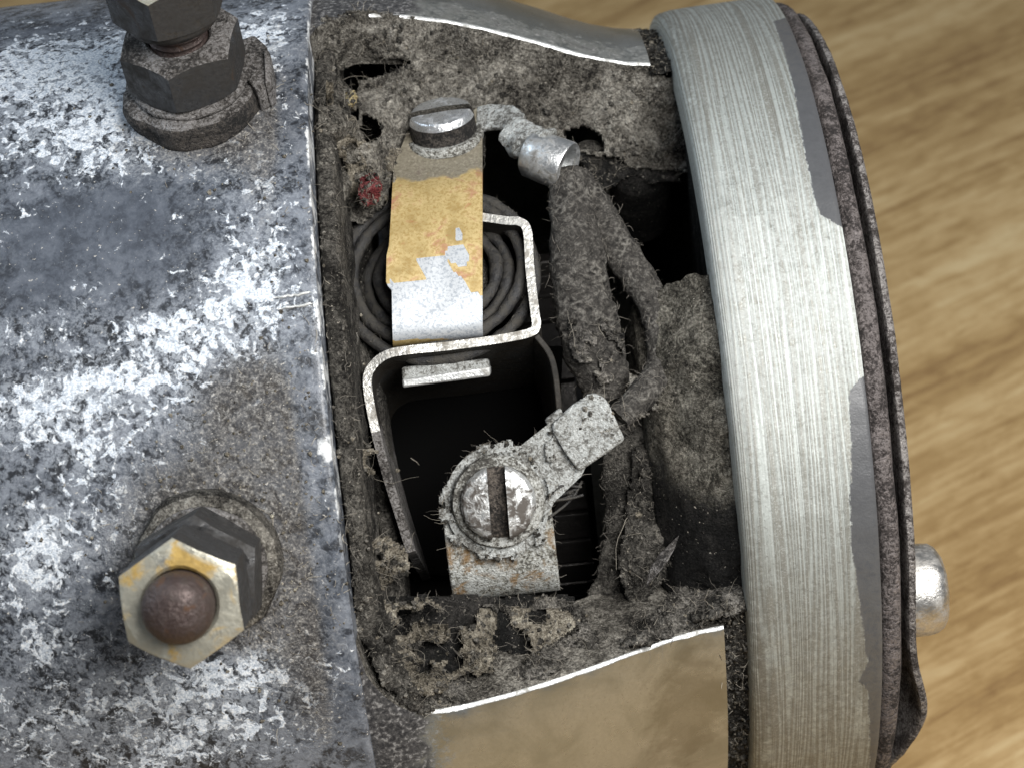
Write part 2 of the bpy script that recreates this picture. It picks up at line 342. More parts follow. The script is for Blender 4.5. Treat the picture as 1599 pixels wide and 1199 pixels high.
def m_strip():
    t = NT('lacquered_tin_strip'); a, b, g = t.attr(); n1 = t.noise(9, 7, 0.65, 0.6); n2 = t.noise(34, 5, 0.65, 0.5); n3 = t.noise(4, 5, 0.6, 0.5)
    sil = t.mix(t.ss(n2, 0.48, 0.60), (0.55, 0.58, 0.61), (0.36, 0.395, 0.44))
    br = t.ramp(n3, [(0.34, (0.40, 0.29, 0.12)), (0.47, (0.53, 0.41, 0.19)), (0.56, (0.58, 0.45, 0.22)), (0.66, (0.46, 0.25, 0.15))])
    br = t.mix(t.ma('MULTIPLY', t.ss(n2, 0.46, 0.60), 0.75), br, (0.37, 0.25, 0.085)); br = t.mix(t.ma('MULTIPLY', t.ss(n1, 0.6, 0.7), 0.5), br, (0.42, 0.17, 0.09))
    f = t.ss(t.ma('ADD', a, t.ma('MULTIPLY', t.ma('SUBTRACT', n1, 0.5), 0.22)), 0.48, 0.52)     # lacquer left
    c = t.mix(f, sil, br)
    du = t.ss(t.ma('ADD', b, t.ma('MULTIPLY', t.ma('SUBTRACT', n1, 0.5), 0.5)), 0.42, 0.62)
    c = t.mix(t.ma('MULTIPLY', du, 0.9), c, t.ramp(n2, [(0.3, (0.08, 0.075, 0.065)), (0.55, (0.19, 0.18, 0.15)), (0.7, (0.34, 0.32, 0.27))]))
    t.bump(t.ma('ADD', t.ma('MULTIPLY', f, 0.8), t.ma('MULTIPLY', n2, 0.3)), 0.4, 0.015)
    return t.out(c, t.fmix(f, 0.42, 0.5), t.fmix(du, t.fmix(f, 0.3, 0.25), 0.0))

def m_wood():
    t = NT('varnished_pine'); v = t.mapv(t.v, (1, 1, 1), (0, 0, math.radians(-26)))
    a = t.noise(1.0, 5, 0.55, 0.25, t.mapv(v, (0.10, 0.85, 1))); b = t.noise(1.0, 5, 0.62, 0.15, t.mapv(v, (0.35, 7.0, 1)))
    fl = t.noise(1.0, 5, 0.65, 0.5, t.mapv(v, (1.5, 3.6, 1)))
    w = t.ma('ADD', t.ma('MULTIPLY', a, 0.42), t.ma('ADD', t.ma('MULTIPLY', b, 0.30), t.ma('MULTIPLY', fl, 0.28)))
    c = t.ramp(w, [(0.38, (0.25, 0.15, 0.062)), (0.46, (0.36, 0.235, 0.10)), (0.53, (0.47, 0.325, 0.155)), (0.61, (0.57, 0.43, 0.23))])
    c = t.mix(t.ma('MULTIPLY', t.ss(fl, 0.58, 0.72), 0.35), c, (0.33, 0.20, 0.07))
    t.bump(w, 0.15, 0.05)
    return t.out(c, t.fmix(b, 0.45, 0.6), 0, 0.3)

M = {}
M['body'] = m_body(); M['rim'] = m_rim(); M['bracket'] = m_bracket(); M['strip'] = m_strip(); M['wood'] = m_wood()
M['dust'] = m_dust('grey_brown_dust', (0.022, 0.020, 0.018), (0.135, 0.125, 0.108), (0.33, 0.312, 0.275))
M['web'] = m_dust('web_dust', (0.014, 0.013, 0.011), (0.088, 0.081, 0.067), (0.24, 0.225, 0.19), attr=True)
M['dust_pale'] = m_dust('pale_lint', (0.028, 0.024, 0.019), (0.19, 0.168, 0.13), (0.44, 0.395, 0.32))
M['dust_dark'] = m_dust('dark_dust', (0.011, 0.010, 0.009), (0.047, 0.044, 0.039), (0.145, 0.136, 0.12))
M['recess_black'] = m_dust('recess_shade_dust', (0.008, 0.008, 0.008), (0.020, 0.020, 0.019), (0.050, 0.047, 0.044))  # near-black dust, the shade of recesses is put into its colour
M['edge'] = m_metal('worn_bright_edge', (0.86, 0.88, 0.88), (0.60, 0.61, 0.60), (0.3, 0.5), 0.7, 9, 0.42, (0.20, 0.19, 0.165), 0.4)
M['steel'] = m_metal('plated_steel', (0.74, 0.76, 0.77), (0.50, 0.51, 0.51), (0.22, 0.42), 0.9, 11, 0.42, (0.09, 0.082, 0.07))
M['steel_dusty'] = m_dustymetal('dusty_plated_steel', bias=-0.01)
M['lug'] = m_dustymetal('dusty_tinned_lug', (0.085, 0.082, 0.075), (0.235, 0.235, 0.22), (0.46, 0.475, 0.465), bias=0.015)
M['tab'] = m_dustymetal('dusty_tab', mid=(0.22, 0.215, 0.185), stain=(0.36, 0.20, 0.06), bias=0.02)
M['screw'] = m_metal('bright_screw', (0.86, 0.88, 0.88), (0.66, 0.67, 0.66), (0.28, 0.45), 0.8, 8, 0.50, (0.085, 0.075, 0.066), 0.55, soft=0.05)
M['screw_face'] = m_metal('shiny_screw_face', (0.86, 0.88, 0.90), (0.66, 0.68, 0.70), (0.2, 0.38), 0.85, 9, 0.40, (0.22, 0.22, 0.22), 0.35, soft=0.1)
M['rust'] = m_dustymetal('rusty_slot', (0.010, 0.009, 0.008), (0.045, 0.038, 0.033), (0.13, 0.112, 0.095))
M['studend'] = m_metal('rusty_stud', (0.10, 0.072, 0.066), (0.04, 0.028, 0.026), (0.26, 0.42), 0.5, 9, 0.48, (0.035, 0.024, 0.02), 0.6, rust=(0.13, 0.062, 0.03), rustamt=0.63)
M['nut'] = m_metal('yellow_passivated_nut', (0.46, 0.44, 0.36), (0.30, 0.295, 0.25), (0.3, 0.5), 0.5, 4.5, 0.38, (0.11, 0.115, 0.11), 0.45, rust=(0.55, 0.37, 0.11), rustamt=0.56, soft=0.06)
M['nut_dark'] = m_metal('dark_nut', (0.075, 0.076, 0.078), (0.022, 0.022, 0.023), (0.2, 0.36), 0.45, 6, 0.48, (0.020, 0.018, 0.016), 0.3, rust=(0.07, 0.045, 0.03), rustamt=0.64)  # near-black tone for nut sides, lower nut and upper washer
M['washer'] = m_dustymetal('dusty_collar', (0.018, 0.016, 0.015), (0.085, 0.078, 0.072), (0.22, 0.21, 0.205))
M['collar_side'] = m_dustymetal('dark_collar_side', (0.008, 0.008, 0.008), (0.022, 0.020, 0.019), (0.07, 0.062, 0.055))
M['box'] = m_metal('spring_steel', (0.66, 0.66, 0.64), (0.36, 0.35, 0.32), (0.25, 0.45), 0.75, 8, 0.44, (0.20, 0.18, 0.15), 0.4, soft=0.1)
M['box_dark'] = m_metal('oily_steel', (0.045, 0.036, 0.026), (0.02, 0.017, 0.013), (0.4, 0.6), 0.3, 6, 0.5, (0.006, 0.006, 0.005), 0.25, soft=0.2)
M['cap'] = m_dustymetal('brown_black_cap', (0.016, 0.0135, 0.013), (0.058, 0.049, 0.047), (0.16, 0.142, 0.138))
M['cap_edge'] = m_dustymetal('cap_edge_steel', (0.022, 0.018, 0.016), (0.085, 0.075, 0.072), (0.26, 0.245, 0.235))
M['bolt'] = m_metal('bare_bolt', (0.78, 0.77, 0.74), (0.42, 0.40, 0.37), (0.25, 0.42), 0.95, 8, 0.36, (0.13, 0.12, 0.105), 0.3, soft=0.2)
M['wire'] = m_metal('spring_wire', (0.05, 0.05, 0.052), (0.018, 0.018, 0.019), (0.35, 0.55), 0.3, 14, 0.50, (0.05, 0.046, 0.039), 0.6)
M['comm'] = m_metal('commutator_bar', (0.075, 0.07, 0.066), (0.03, 0.028, 0.027), (0.3, 0.45), 0.6, 6, 0.4, (0.02, 0.019, 0.018), 0.3)
M['black'] = m_metal('black_insulation', (0.03, 0.032, 0.036), (0.012, 0.012, 0.013), (0.35, 0.5), 0.0, 6, 0.4, (0.02, 0.018, 0.016), 0.3)
M['dust_low'] = m_dust('lower_dust', (0.012, 0.011, 0.010), (0.075, 0.070, 0.062), (0.26, 0.245, 0.22))
M['pocket_black'] = NT('pocket_black').out((0.0025, 0.0025, 0.0025), 0.9, 0, 0.05)  # shade of the brush pocket put into a near-black colour
M['red'] = m_dust('red_wool', (0.07, 0.012, 0.015), (0.19, 0.035, 0.04), (0.34, 0.11, 0.11))
M['amber'] = m_dust('amber_crumb', (0.25, 0.18, 0.07), (0.50, 0.40, 0.20), (0.66, 0.56, 0.34))
M['fib_pale'] = m_fibre('pale_fibre', (0.46, 0.42, 0.35)); M['fib_grey'] = m_fibre('grey_fibre', (0.24, 0.22, 0.19)); M['fib_dark'] = m_fibre('dark_fibre', (0.075, 0.07, 0.062))
def m_cloth():
    t = NT('dusty_cloth_braid'); u = t.uv(); n1 = t.noise(12, 7, 0.7, 0.7); n2 = t.noise(40, 4, 0.6, 0.4)
    ux, uy, _ = t.xyz(u); w1 = t.ma('SINE', t.ma('ADD', t.ma('MULTIPLY', ux, 40.0), t.ma('MULTIPLY', uy, 70.0))); w2 = t.ma('SINE', t.ma('SUBTRACT', t.ma('MULTIPLY', ux, 40.0), t.ma('MULTIPLY', uy, 70.0)))
    b = t.ma('ADD', 0.5, t.ma('MULTIPLY', t.ma('MAXIMUM', w1, w2), t.ma('MULTIPLY', t.ss(t.noise(4, 4), 0.42, 0.72), 0.24)))
    k = t.ma('ADD', t.ma('MULTIPLY', n1, 0.45), t.ma('ADD', t.ma('MULTIPLY', n2, 0.25), t.ma('MULTIPLY', b, 0.3)))
    c = t.ramp(k, [(0.40, (0.014, 0.0135, 0.013)), (0.51, (0.062, 0.058, 0.053)), (0.63, (0.21, 0.20, 0.18))])
    t.bump(t.ma('ADD', b, n1), 0.9, 0.06); return t.out(c, 0.95, 0, 0.12)
M['rustflake'] = m_dustymetal('rust_flake', (0.02, 0.014, 0.010), (0.085, 0.06, 0.04), (0.22, 0.15, 0.10)); M['cloth'] = m_cloth(); M['cloth_dust'] = m_dust('cloth_dust', (0.014, 0.0135, 0.013), (0.082, 0.077, 0.070), (0.23, 0.215, 0.195))

# ------------------------------------------------------------------ the table
def build_table():
    s = 60; v = [(-s, -s*.8, 0), (s, -s*.8, 0), (s, s*1.4, 0), (-s, s*1.4, 0)]
    v = np.array(v+[(a, b, -3) for a, b, _ in v], float)
    o = mk('table_top', v, [(0, 1, 2, 3), (7, 6, 5, 4), (0, 4, 5, 1), (1, 5, 6, 2), (2, 6, 7, 3), (3, 7, 4, 0)], M['wood'], parent=None, smooth=False, bevel=0.3)
    o['kind'] = 'structure'; o['label'] = 'honey coloured wooden table top with diagonal grain behind the dynamo'
build_table()

# ------------------------------------------------------------------ body shell
def blobs(X, S, lst, r=R):
    a = np.zeros(len(X))
    for px, py, rx, ry, k in lst:
        p = on_cyl(px, py, r); th = math.atan2(p[1], p[2]); c = max(math.cos(th), 0.35)
        a += k*np.exp(-((X-p[0])/(rx/165))**2-((S-r*th)/(ry/165/c))**2)
    return np.clip(a, 0, 1)
def build_body():
    prof = dense([(-9.0, 5.6), (-4.2, 5.6)], 0.4)+dense([(-4.15, 5.6), (-0.05, 5.6)], 0.045)+[(-0.02, 5.593), (0.0, 5.57), (0.0, 5.5), (0.0, 5.3), (0.0, 4.9), (-0.2, 4.9), (-9, 4.9)]
    v, f, uv, X, T = revolve(prof, -110, 250, 900)
    S = T*R; vis = (np.abs(T) < 1.5)
    ox = blobs(X, S, [(80, 110, 210, 95, 1.0), (250, 150, 90, 70, .6), (120, 210, 120, 50, .6), (400, 80, 60, 80, .6), (180, 260, 90, 35, .55), (290, 520, 120, 42, .66), (190, 590, 120, 40, .5), (60, 640, 100, 50, .85), (250, 640, 90, 60, .35), (380, 520, 80, 90, .3), (140, 715, 70, 50, .6),
        (60, 880, 70, 60, .8), (70, 820, 50, 40, .5), (330, 1075, 190, 90, .8), (70, 1010, 60, 40, .6), (60, 1130, 110, 60, .45), (420, 320, 70, 150, .42), (390, 430, 80, 50, .5), (30, 520, 60, 25, .5), (200, 820, 60, 60, .5),  # the thin blob at the far left paints in a bluish reflection
        (250, 1180, 160, 40, .5), (430, 40, 60, 60, .5), (480, 480, 30, 40, .6), (130, 470, 30, 60, .3)])
    du = blobs(X, S, [(310, 200, 150, 80, .8), (340, 840, 170, 150, 1.0), (430, 700, 70, 160, .6), (430, 250, 60, 160, .5), (470, 60, 60, 90, .8), (250, 1130, 200, 60, .35), (400, 960, 90, 60, .6), (380, 620, 80, 60, .5), (510, 1060, 70, 140, .7)])
    sm = blobs(X, S, [(90, 360, 170, 75, 1.0), (60, 455, 120, 40, .7), (200, 330, 90, 60, .7), (250, 420, 90, 60, .5), (500, 1080, 70, 150, .35), (160, 760, 90, 60, .35), (430, 1120, 60, 60, .4), (60, 50, 120, 22, .8)])
    band = 1/(1+np.exp(-(X+0.32)/0.03)); sm = np.clip(sm+0.28*band, 0, 1); du = du*(1-0.6*band); ox = ox*(1-0.35*band)
    ox = np.clip(ox, 0, 0.86)
    col = np.stack([ox, du, sm], 1)
    rr = np.hypot(v[:, 1], v[:, 2]); k = (rr > 5.55)
    d = fbm(v, 1.2, 3, 3)*0.02+fbm(v, 9, 3, 5)*0.006*(0.3+ox+du)
    for c in (1, 2): v[k, c] *= (1+d[k]/rr[k])
    mk('body_shell', v, f, M['body'], uv=uv, col=col, sharp=40, label='cylindrical steel body with black paint and white oxide')
build_body()

def build_scratches():
    for a, b in (((428, 467), (489, 457)), ((436, 484), (492, 474))):
        P = [on_cyl(a[0]+(b[0]-a[0])*t+random.uniform(-2, 2), a[1]+(b[1]-a[1])*t+random.uniform(-1.5, 1.5), 5.605) for t in np.linspace(0, 1, 14)]
        v, f = tube(P, np.interp(np.linspace(0, 1, 14), [0, .2, .8, 1], [.004, .016, .014, .004]), 6, 0.4, 9, 2); mk('scratch', v, f, M['edge'], parent=bpy.data.objects['body_shell'])
build_scratches()

# ------------------------------------------------------------------ end bracket with the brush window
BR = [(-0.05, 5.52), (0.3, 5.51), (0.6, 5.48), (1.0, 5.41), (1.4, 5.31), (1.75, 5.19), (2.06, 5.07), (2.4, 4.93), (2.76, 4.77), (3.0, 4.68), (3.25, 4.61), (3.5, 4.57), (3.8, 4.56)]
def rb(x): return np.interp(x, [p[0] for p in BR], [p[1] for p in BR])
WT, WB = 56.5, -26.3                     # window edges, degrees round the shaft
def build_bracket():
    X = np.linspace(0.0, 3.5, 71); thick = 1.25
    def rowpts(x):
        r = rb(x); out = []; bv = 0.029; q = max(0.0, (0.75-x)/0.75); fl = 9.0*(1-math.sqrt(max(0.0, 1-q*q))); WT_ = WT-fl*0.6; WB_ = WB+fl
        dt = math.degrees(bv/r)
        for s in np.linspace(1, 0, 15)[:-1]: out.append((WT_, r-bv-(0.55-bv)*s, 1))
        out.append((WT_, r-bv, 2)); out.append((WT_+dt*0.45, r-bv*0.28, 2)); out.append((WT_+dt*1.1, r, 0))
        for t in np.linspace(WT_+dt*1.4, 360+WB_-dt*1.4, 230): out.append((t, r, 0))
        out.append((360+WB_-dt*1.1, r, 2)); out.append((360+WB_-dt*0.45, r-bv*0.28, 2)); out.append((360+WB_, r-bv, 1))
        for s in np.linspace(0, 1, 15)[1:]: out.append((360+WB_, r-bv-(thick-bv)*s, 1))
        return out
    v = []; col = []; mi = []
    for x in X:
        for t, r, k in rowpts(x):
            v.append(pol(x, r, t))
            tt = t-360 if t > 180 else t
            g = 0.9*math.exp(-((x-3.2)/0.5)**2-((tt+38)/14)**2)+0.3*math.exp(-((x-2.6)/0.5)**2)
            dd = max(0.0, 1-(x-0.05)/1.15)*1.0+0.35*math.exp(-((tt-WT-3)/6)**2)
            if tt > 0: dd += 0.18
            col.append((min(g, 1), min(dd, 1), 0))
    nv = len(rowpts(1)); tags = [k for _, _, k in rowpts(1)]
    v = np.array(v); col = np.array(col); f = gridf(len(X), nv)
    mi = np.array([(1 if tags[j] == 2 and X[i] < 0.60 else tags[j]) for i in range(len(X)-1) for j in range(nv-1)])
    wall = np.array([tags[j] == 1 for i in range(len(X)) for j in range(nv)])
    d = fbm(v, 3, 5, 21)*0.14
    jx = np.array([j for i in range(len(X)) for j in range(nv)])
    fade = np.where(jx < 20, np.clip((14-jx)/5, 0, 1), np.clip((jx-(nv-15))/5, 0, 1))
    ang = np.where(jx < 20, math.radians(WT-90), math.radians(WB+90))
    v[:, 1] += np.where(wall, d*np.sin(ang)*fade, 0); v[:, 2] += np.where(wall, d*np.cos(ang)*fade, 0)
    edge = np.array([tags[j] == 2 for i in range(len(X)) for j in range(nv)])
    e = fbm(v, 7, 4, 4)*0.05; v[:, 1] += np.where(edge, e*0.6, 0); v[:, 2] += np.where(edge, e*0.4, 0)
    mk('end_bracket', v, f[:, ::-1], [M['bracket'], M['dust'], M['edge']], col=col, mi=mi, sharp=50, label='cast aluminium end bracket tapering towards the rim')
build_bracket()
BRK = bpy.data.objects['end_bracket']

def build_rings():
    # seating ring of the bracket seen through the window, left side
    v, f, uv, X, T = revolve(dense([(0.0, 4.5), (0.02, 5.22), (0.05, 5.27), (0.17, 5.26), (0.20, 5.2), (0.21, 4.6), (0.22, 4.0), (0.30, 3.9), (0.36, 3.8), (0.36, 3.0)], 0.05), WB-4, WT+4, 260)
    d = fbm(v, 5, 4, 8)*0.08; rr = np.hypot(v[:, 1], v[:, 2]); v[:, 1] *= 1+d/rr; v[:, 2] *= 1+d/rr; v[:, 0] += np.where(X > 0.2, fbm(v, 4, 3, 9)*0.07, 0)
    mk('seating_ring', v, f, M['dust_dark'], parent=BRK, label='dusty dark seating ring at the left of the window')
    # sloping web behind the cables, right side of the window
    prof = dense([(3.76, 4.45), (3.55, 4.36), (3.38, 4.2), (3.12, 3.95), (2.98, 3.7), (2.90, 3.2), (2.88, 2.2)], 0.04)
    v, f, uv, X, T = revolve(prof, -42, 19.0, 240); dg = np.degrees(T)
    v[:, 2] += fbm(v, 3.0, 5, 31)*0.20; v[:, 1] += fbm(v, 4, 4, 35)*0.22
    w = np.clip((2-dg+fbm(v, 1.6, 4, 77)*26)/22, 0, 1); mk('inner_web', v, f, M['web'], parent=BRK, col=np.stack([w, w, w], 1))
    # end wall closing the inside on the right, and the dark field coil side on the left
    v, f, uv, X, T = revolve(dense([(3.78, 4.4), (3.80, 1.0)], 0.3), 0, 360, 90); mk('inner_end_wall', v, f, M['recess_black'], parent=BRK)
    v, f, uv, X, T = revolve(dense([(-0.3, 5.2), (-0.35, 1.0)], 0.3), 0, 360, 90); mk('inner_side_wall', v, f[:, ::-1], M['recess_black'], parent=BRK)
    # groove filled with grime between bracket and rim
    v, f, uv, X, T = revolve(dense([(3.49, 4.55), (3.50, 4.50), (3.60, 4.47), (3.76, 4.5)], 0.03), WT-1, 360+WB+1, 620)
    d = fbm(v, 7, 4, 12)*0.10; rr = np.hypot(v[:, 1], v[:, 2]); v[:, 1] *= 1+d/rr; v[:, 2] *= 1+d/rr
    mk('grime_groove', v, f, M['dust_dark'], parent=BRK)
build_rings()

# ------------------------------------------------------------------ rim and end cap
def build_rim():
    prof = [(3.72, 4.3), (3.725, 4.55), (3.74, 4.655), (3.765, 4.695), (3.80, 4.715), (3.90, 4.735)]+dense([(3.93, 4.742), (5.0, 4.778)], 0.03)+[(5.025, 4.765), (5.03, 4.70), (5.03, 4.3)]
    v, f, uv, X, T = revolve(prof, -110, 250, 1100)
    deg = np.degrees(T)
    # grey paint strip: starts further left in the lower part, broken by a bare stretch in the middle
    x0 = np.interp(deg, [-70, -52, -42, -36.4, -35, -32, -30.7, -24, -20, -16.7, -10.5, -6, -1.6, 2, 3.3, 5, 20, 21.5, 23.3, 25.5, 34, 44, 55, 60, 63], [5.0, 4.96, 4.91, 4.88, 4.79, 4.88, 4.86, 4.82, 4.79, 4.757, 4.773, 4.82, 4.845, 4.867, 4.995, 5.3, 5.3, 4.99, 4.83, 4.808, 4.805, 4.85, 4.87, 4.88, 5.3])
    pa = 0.5+(X-x0)/0.5
    gr = np.exp(-((X-3.82)/0.06)**2)*(0.7+0.6*np.clip(fbm(v, 1.5, 3, 7)*3, 0, 1))+np.clip((-deg-8)/38, 0, 0.7)+np.clip((deg-38)/40, 0, .5)  # chamfer smudges, plus light falling off below and above, painted in
    hilite = np.exp(-((deg-12)/16)**2)  # painted highlight, brightest where the rim faces the lamp
    k = X > 3.74; d = fbm(v, 6, 3, 71)*0.012; rr = np.hypot(v[:, 1], v[:, 2])
    v[:, 1] *= 1+d/rr; v[:, 2] *= 1+d/rr
    mk('rim_flange', v, f, M['rim'], uv=uv, col=np.stack([np.clip(pa, 0, 1), np.clip(gr, 0, 1), hilite], 1), sharp=50, label='turned aluminium rim with fine grooves and remains of grey paint')
    # inner cap disc
    prof = [(5.02, 4.45), (5.045, 4.62), (5.07, 4.665), (5.12, 4.685), (5.17, 4.685), (5.22, 4.66), (5.245, 4.60), (5.25, 4.2), (5.26, 0.4)]
    v, f, uv, X, T = revolve(dense(prof, 0.03)[:60]+[(5.26, 0.4)], -110, 250, 900)
    d = fbm(v, 9, 4, 17)*0.035; rr = np.hypot(v[:, 1], v[:, 2]); v[:, 1] *= 1+d/rr; v[:, 2] *= 1+d/rr; v[:, 0] += fbm(v, 1.5, 2, 3)*0.03
    cap = mk('end_cap', v, f, M['cap'], sharp=50, label='brown black end cap disc against the rim')
    # outer cover plate with the bulging lip near the bottom
    prof = [(5.32, 0.5), (5.32, 3.6), (5.325, 4.35), (5.33, 4.51), (5.345, 4.54), (5.39, 4.545), (5.415, 4.515), (5.42, 4.35), (5.42, 3.6), (5.42, 0.5)]
    v, f, uv, X, T = revolve(dense(prof, 0.06), -110, 250, 900); deg = np.degrees(T); rr = np.hypot(v[:, 1], v[:, 2])
    b = 0.17*np.exp(-((deg+46.0)/8.0)**2)*np.clip((rr-3.9)/0.4, 0, 1); v[:, 0] += b
    b2 = 0.10*np.exp(-((deg+63.0)/5)**2)*np.clip((rr-3.9)/0.4, 0, 1); v[:, 0] -= b2
    v[:, 0] += fbm(v, 1.3, 2, 5)*0.02; d = fbm(v, 10, 3, 19)*0.025; v[:, 1] *= 1+d/rr; v[:, 2] *= 1+d/rr
    mk('cover_plate', v, f, M['cap_edge'], parent=cap, sharp=50, label='thin steel cover plate with a bulging lip')
    # through bolt head
    c = pol(5.40, 3.95, -29.6)
    prof = [(0.0, 0), (0.47, 0.0), (0.475, 0.03), (0.47, 0.22), (0.455, 0.30), (0.42, 0.36), (0.36, 0.40), (0.25, 0.425), (0.0, 0.43)]
    v, f = lathe(prof, c, (1, 0, 0), 64, (0, 1, 0)); v += (fbm(v, 5, 3, 6)*0.03)[:, None]*np.array([0.3, 1, 1])
    mk('bolt_head', v, f, M['bolt'], parent=cap, sharp=60, label='rounded bare steel bolt head on the end cap')
build_rim()

# ------------------------------------------------------------------ the two terminal studs on the body
def build_stud(x, deg, top, lower_rot, upper_rot, upper):
    ax = pol(0, 1, deg); o = ax*R+np.array([x, 0, 0]); a = np.array([1.0, 0, 0])
    # stud with fine thread and domed end
    pr = [(0.27, 0.2)]; h = 0.3
    while h < top-0.02: pr += [(0.265, h), (0.285, h+0.03), (0.265, h+0.06)]; h += 0.075
    pr += [(0.285, top), (0.30, top+0.03), (0.305, top+0.10), (0.29, top+0.18), (0.245, top+0.25), (0.165, top+0.30), (0.08, top+0.32), (0, top+0.325)]
    v, f = lathe(pr, o, ax, 40); v += (fbm(v, 6, 3, 3)*0.02)[:, None]*np.array([1, 1, 1])
    st = mk('terminal_stud', v, f, M['studend'], sharp=60, label='rusty terminal stud with nuts, %s on the body' % ('near the bottom' if deg < 0 else 'near the top edge'))
    # insulating collar under the nuts
    pr = dense([(0.0, -0.05), (0.665, -0.05), (0.675, 0.15), (0.655, 0.205), (0.60, 0.235), (0.50, 0.25), (0.28, 0.26)], 0.04)
    v, f = lathe(pr, o, ax, 90); v += (fbm(v, 4, 4, 9+int(deg))*0.10)[:, None]*(v-o)/0.6; v += (fbm(v, 12, 3, 5)*0.04)[:, None]*ax
    mi = np.repeat([1 if h < 0.17 else 0 for _, h in pr][:-1], 90)
    mk('insulating_collar', v, f, [M['washer'] if deg > 0 else M['dust'], M['collar_side'] if deg > 0 else M['dust_dark']], mi=mi, parent=st)
    pr = [(0.28, 0.24), (0.56, 0.24), (0.57, 0.27), (0.56, 0.315), (0.5, 0.33), (0.28, 0.33)]
    v, f = lathe(pr, o, ax, 48); v += (fbm(v, 7, 3, 2)*0.03)[:, None]; mk('washer', v, f, M['washer'], parent=st)
    v, f, mi = hexnut(o, ax, 0.60, 0.33, 0.83, lower_rot, 0.29); v += (fbm(v, 5, 3, 6)*0.03)[:, None]; mk('hex_nut', v, f, [M['nut_dark'] if deg < 0 else M['washer'], M['nut_dark']], mi=mi, parent=st, sharp=32)
    v, f = lathe([(0.28, upper[0]-0.10), (0.44, upper[0]-0.10), (0.45, upper[0]-0.05), (0.44, upper[0]), (0.28, upper[0])], o, ax, 40); mk('washer', v, f, M['nut_dark'], parent=st)
    v, f, mi = hexnut(o, ax, 0.565, upper[0], upper[1], upper_rot, 0.30); v += (fbm(v, 5, 3, 8)*0.025)[:, None]; mk('hex_nut', v, f, [M['nut'], M['nut_dark']], mi=mi, parent=st, sharp=32, label='yellowish hexagon nut nearest the stud end')
    return st
TAB = None
build_stud(-1.22, -7.6, 1.60, math.radians(24), math.radians(30), (0.96, 1.58))
build_stud(-1.10, 40.8, 1.70, math.radians(22), math.radians(-38), (1.17, 1.68))
def build_tab():
    st = bpy.data.objects['terminal_stud.001']
    q = [on_cyl(372, 62, 5.95), on_cyl(398, 52, 5.95), on_cyl(416, 70, 5.95), on_cyl(420, 128, 5.9), on_cyl(404, 142, 5.9), on_cyl(378, 112, 5.95)]
    v, f = slab(q, -pol(0, 0.42, 40)); v += (fbm(v, 4, 3, 3)*0.08)[:, None]; fixn(mk('terminal_blade', v, f, M['washer'], parent=st, sharp=40, bevel=0.04))
    q = [on_cyl(412, 74, 6.0), on_cyl(422, 80, 5.95), on_cyl(424, 126, 5.9), on_cyl(414, 130, 5.95)]
    v, f = slab(q, -pol(0, 0.42, 40)); fixn(mk('terminal_blade', v, f, M['washer'], parent=st, sharp=40, bevel=0.03))
build_tab()

# ------------------------------------------------------------------ inside: commutator
def build_comm():
    v, f, uv, X, T = revolve(dense([(-0.3, 0.9), (-0.28, 1.93), (2.42, 1.93), (2.45, 0.8)], 0.4), 0, 360, 60)
    core = mk('commutator', v, f[:, ::-1] if False else f, M['black'], label='dark commutator drum deep in the window')
    n = 36; w = 2*math.pi*2.1/n
    a = w/2-0.02; pr = [(-a, 1.9), (a, 1.9), (a, 2.12), (-a, 2.12)]
    P = [np.array([-0.2, y, z]) for y, z in pr]; v, f = slab(P, (2.55, 0, 0))
    first = None
    for k in range(-7, 8):
        if first is None: o = fixn(mk('commutator_bar', v, f, M['comm'], parent=core, smooth=False, bevel=0.015)); first = o
        else:
            o = first.copy(); scene.collection.objects.link(o); o.parent = core
        o.rotation_euler = (-2*math.pi*k/n, 0, 0)
build_comm()

# ------------------------------------------------------------------ brush gear
def yz(px, py, z): p = at(px, py, z); return p
RAD = lambda deg: np.array([0, math.sin(math.radians(deg)), math.cos(math.radians(deg))])

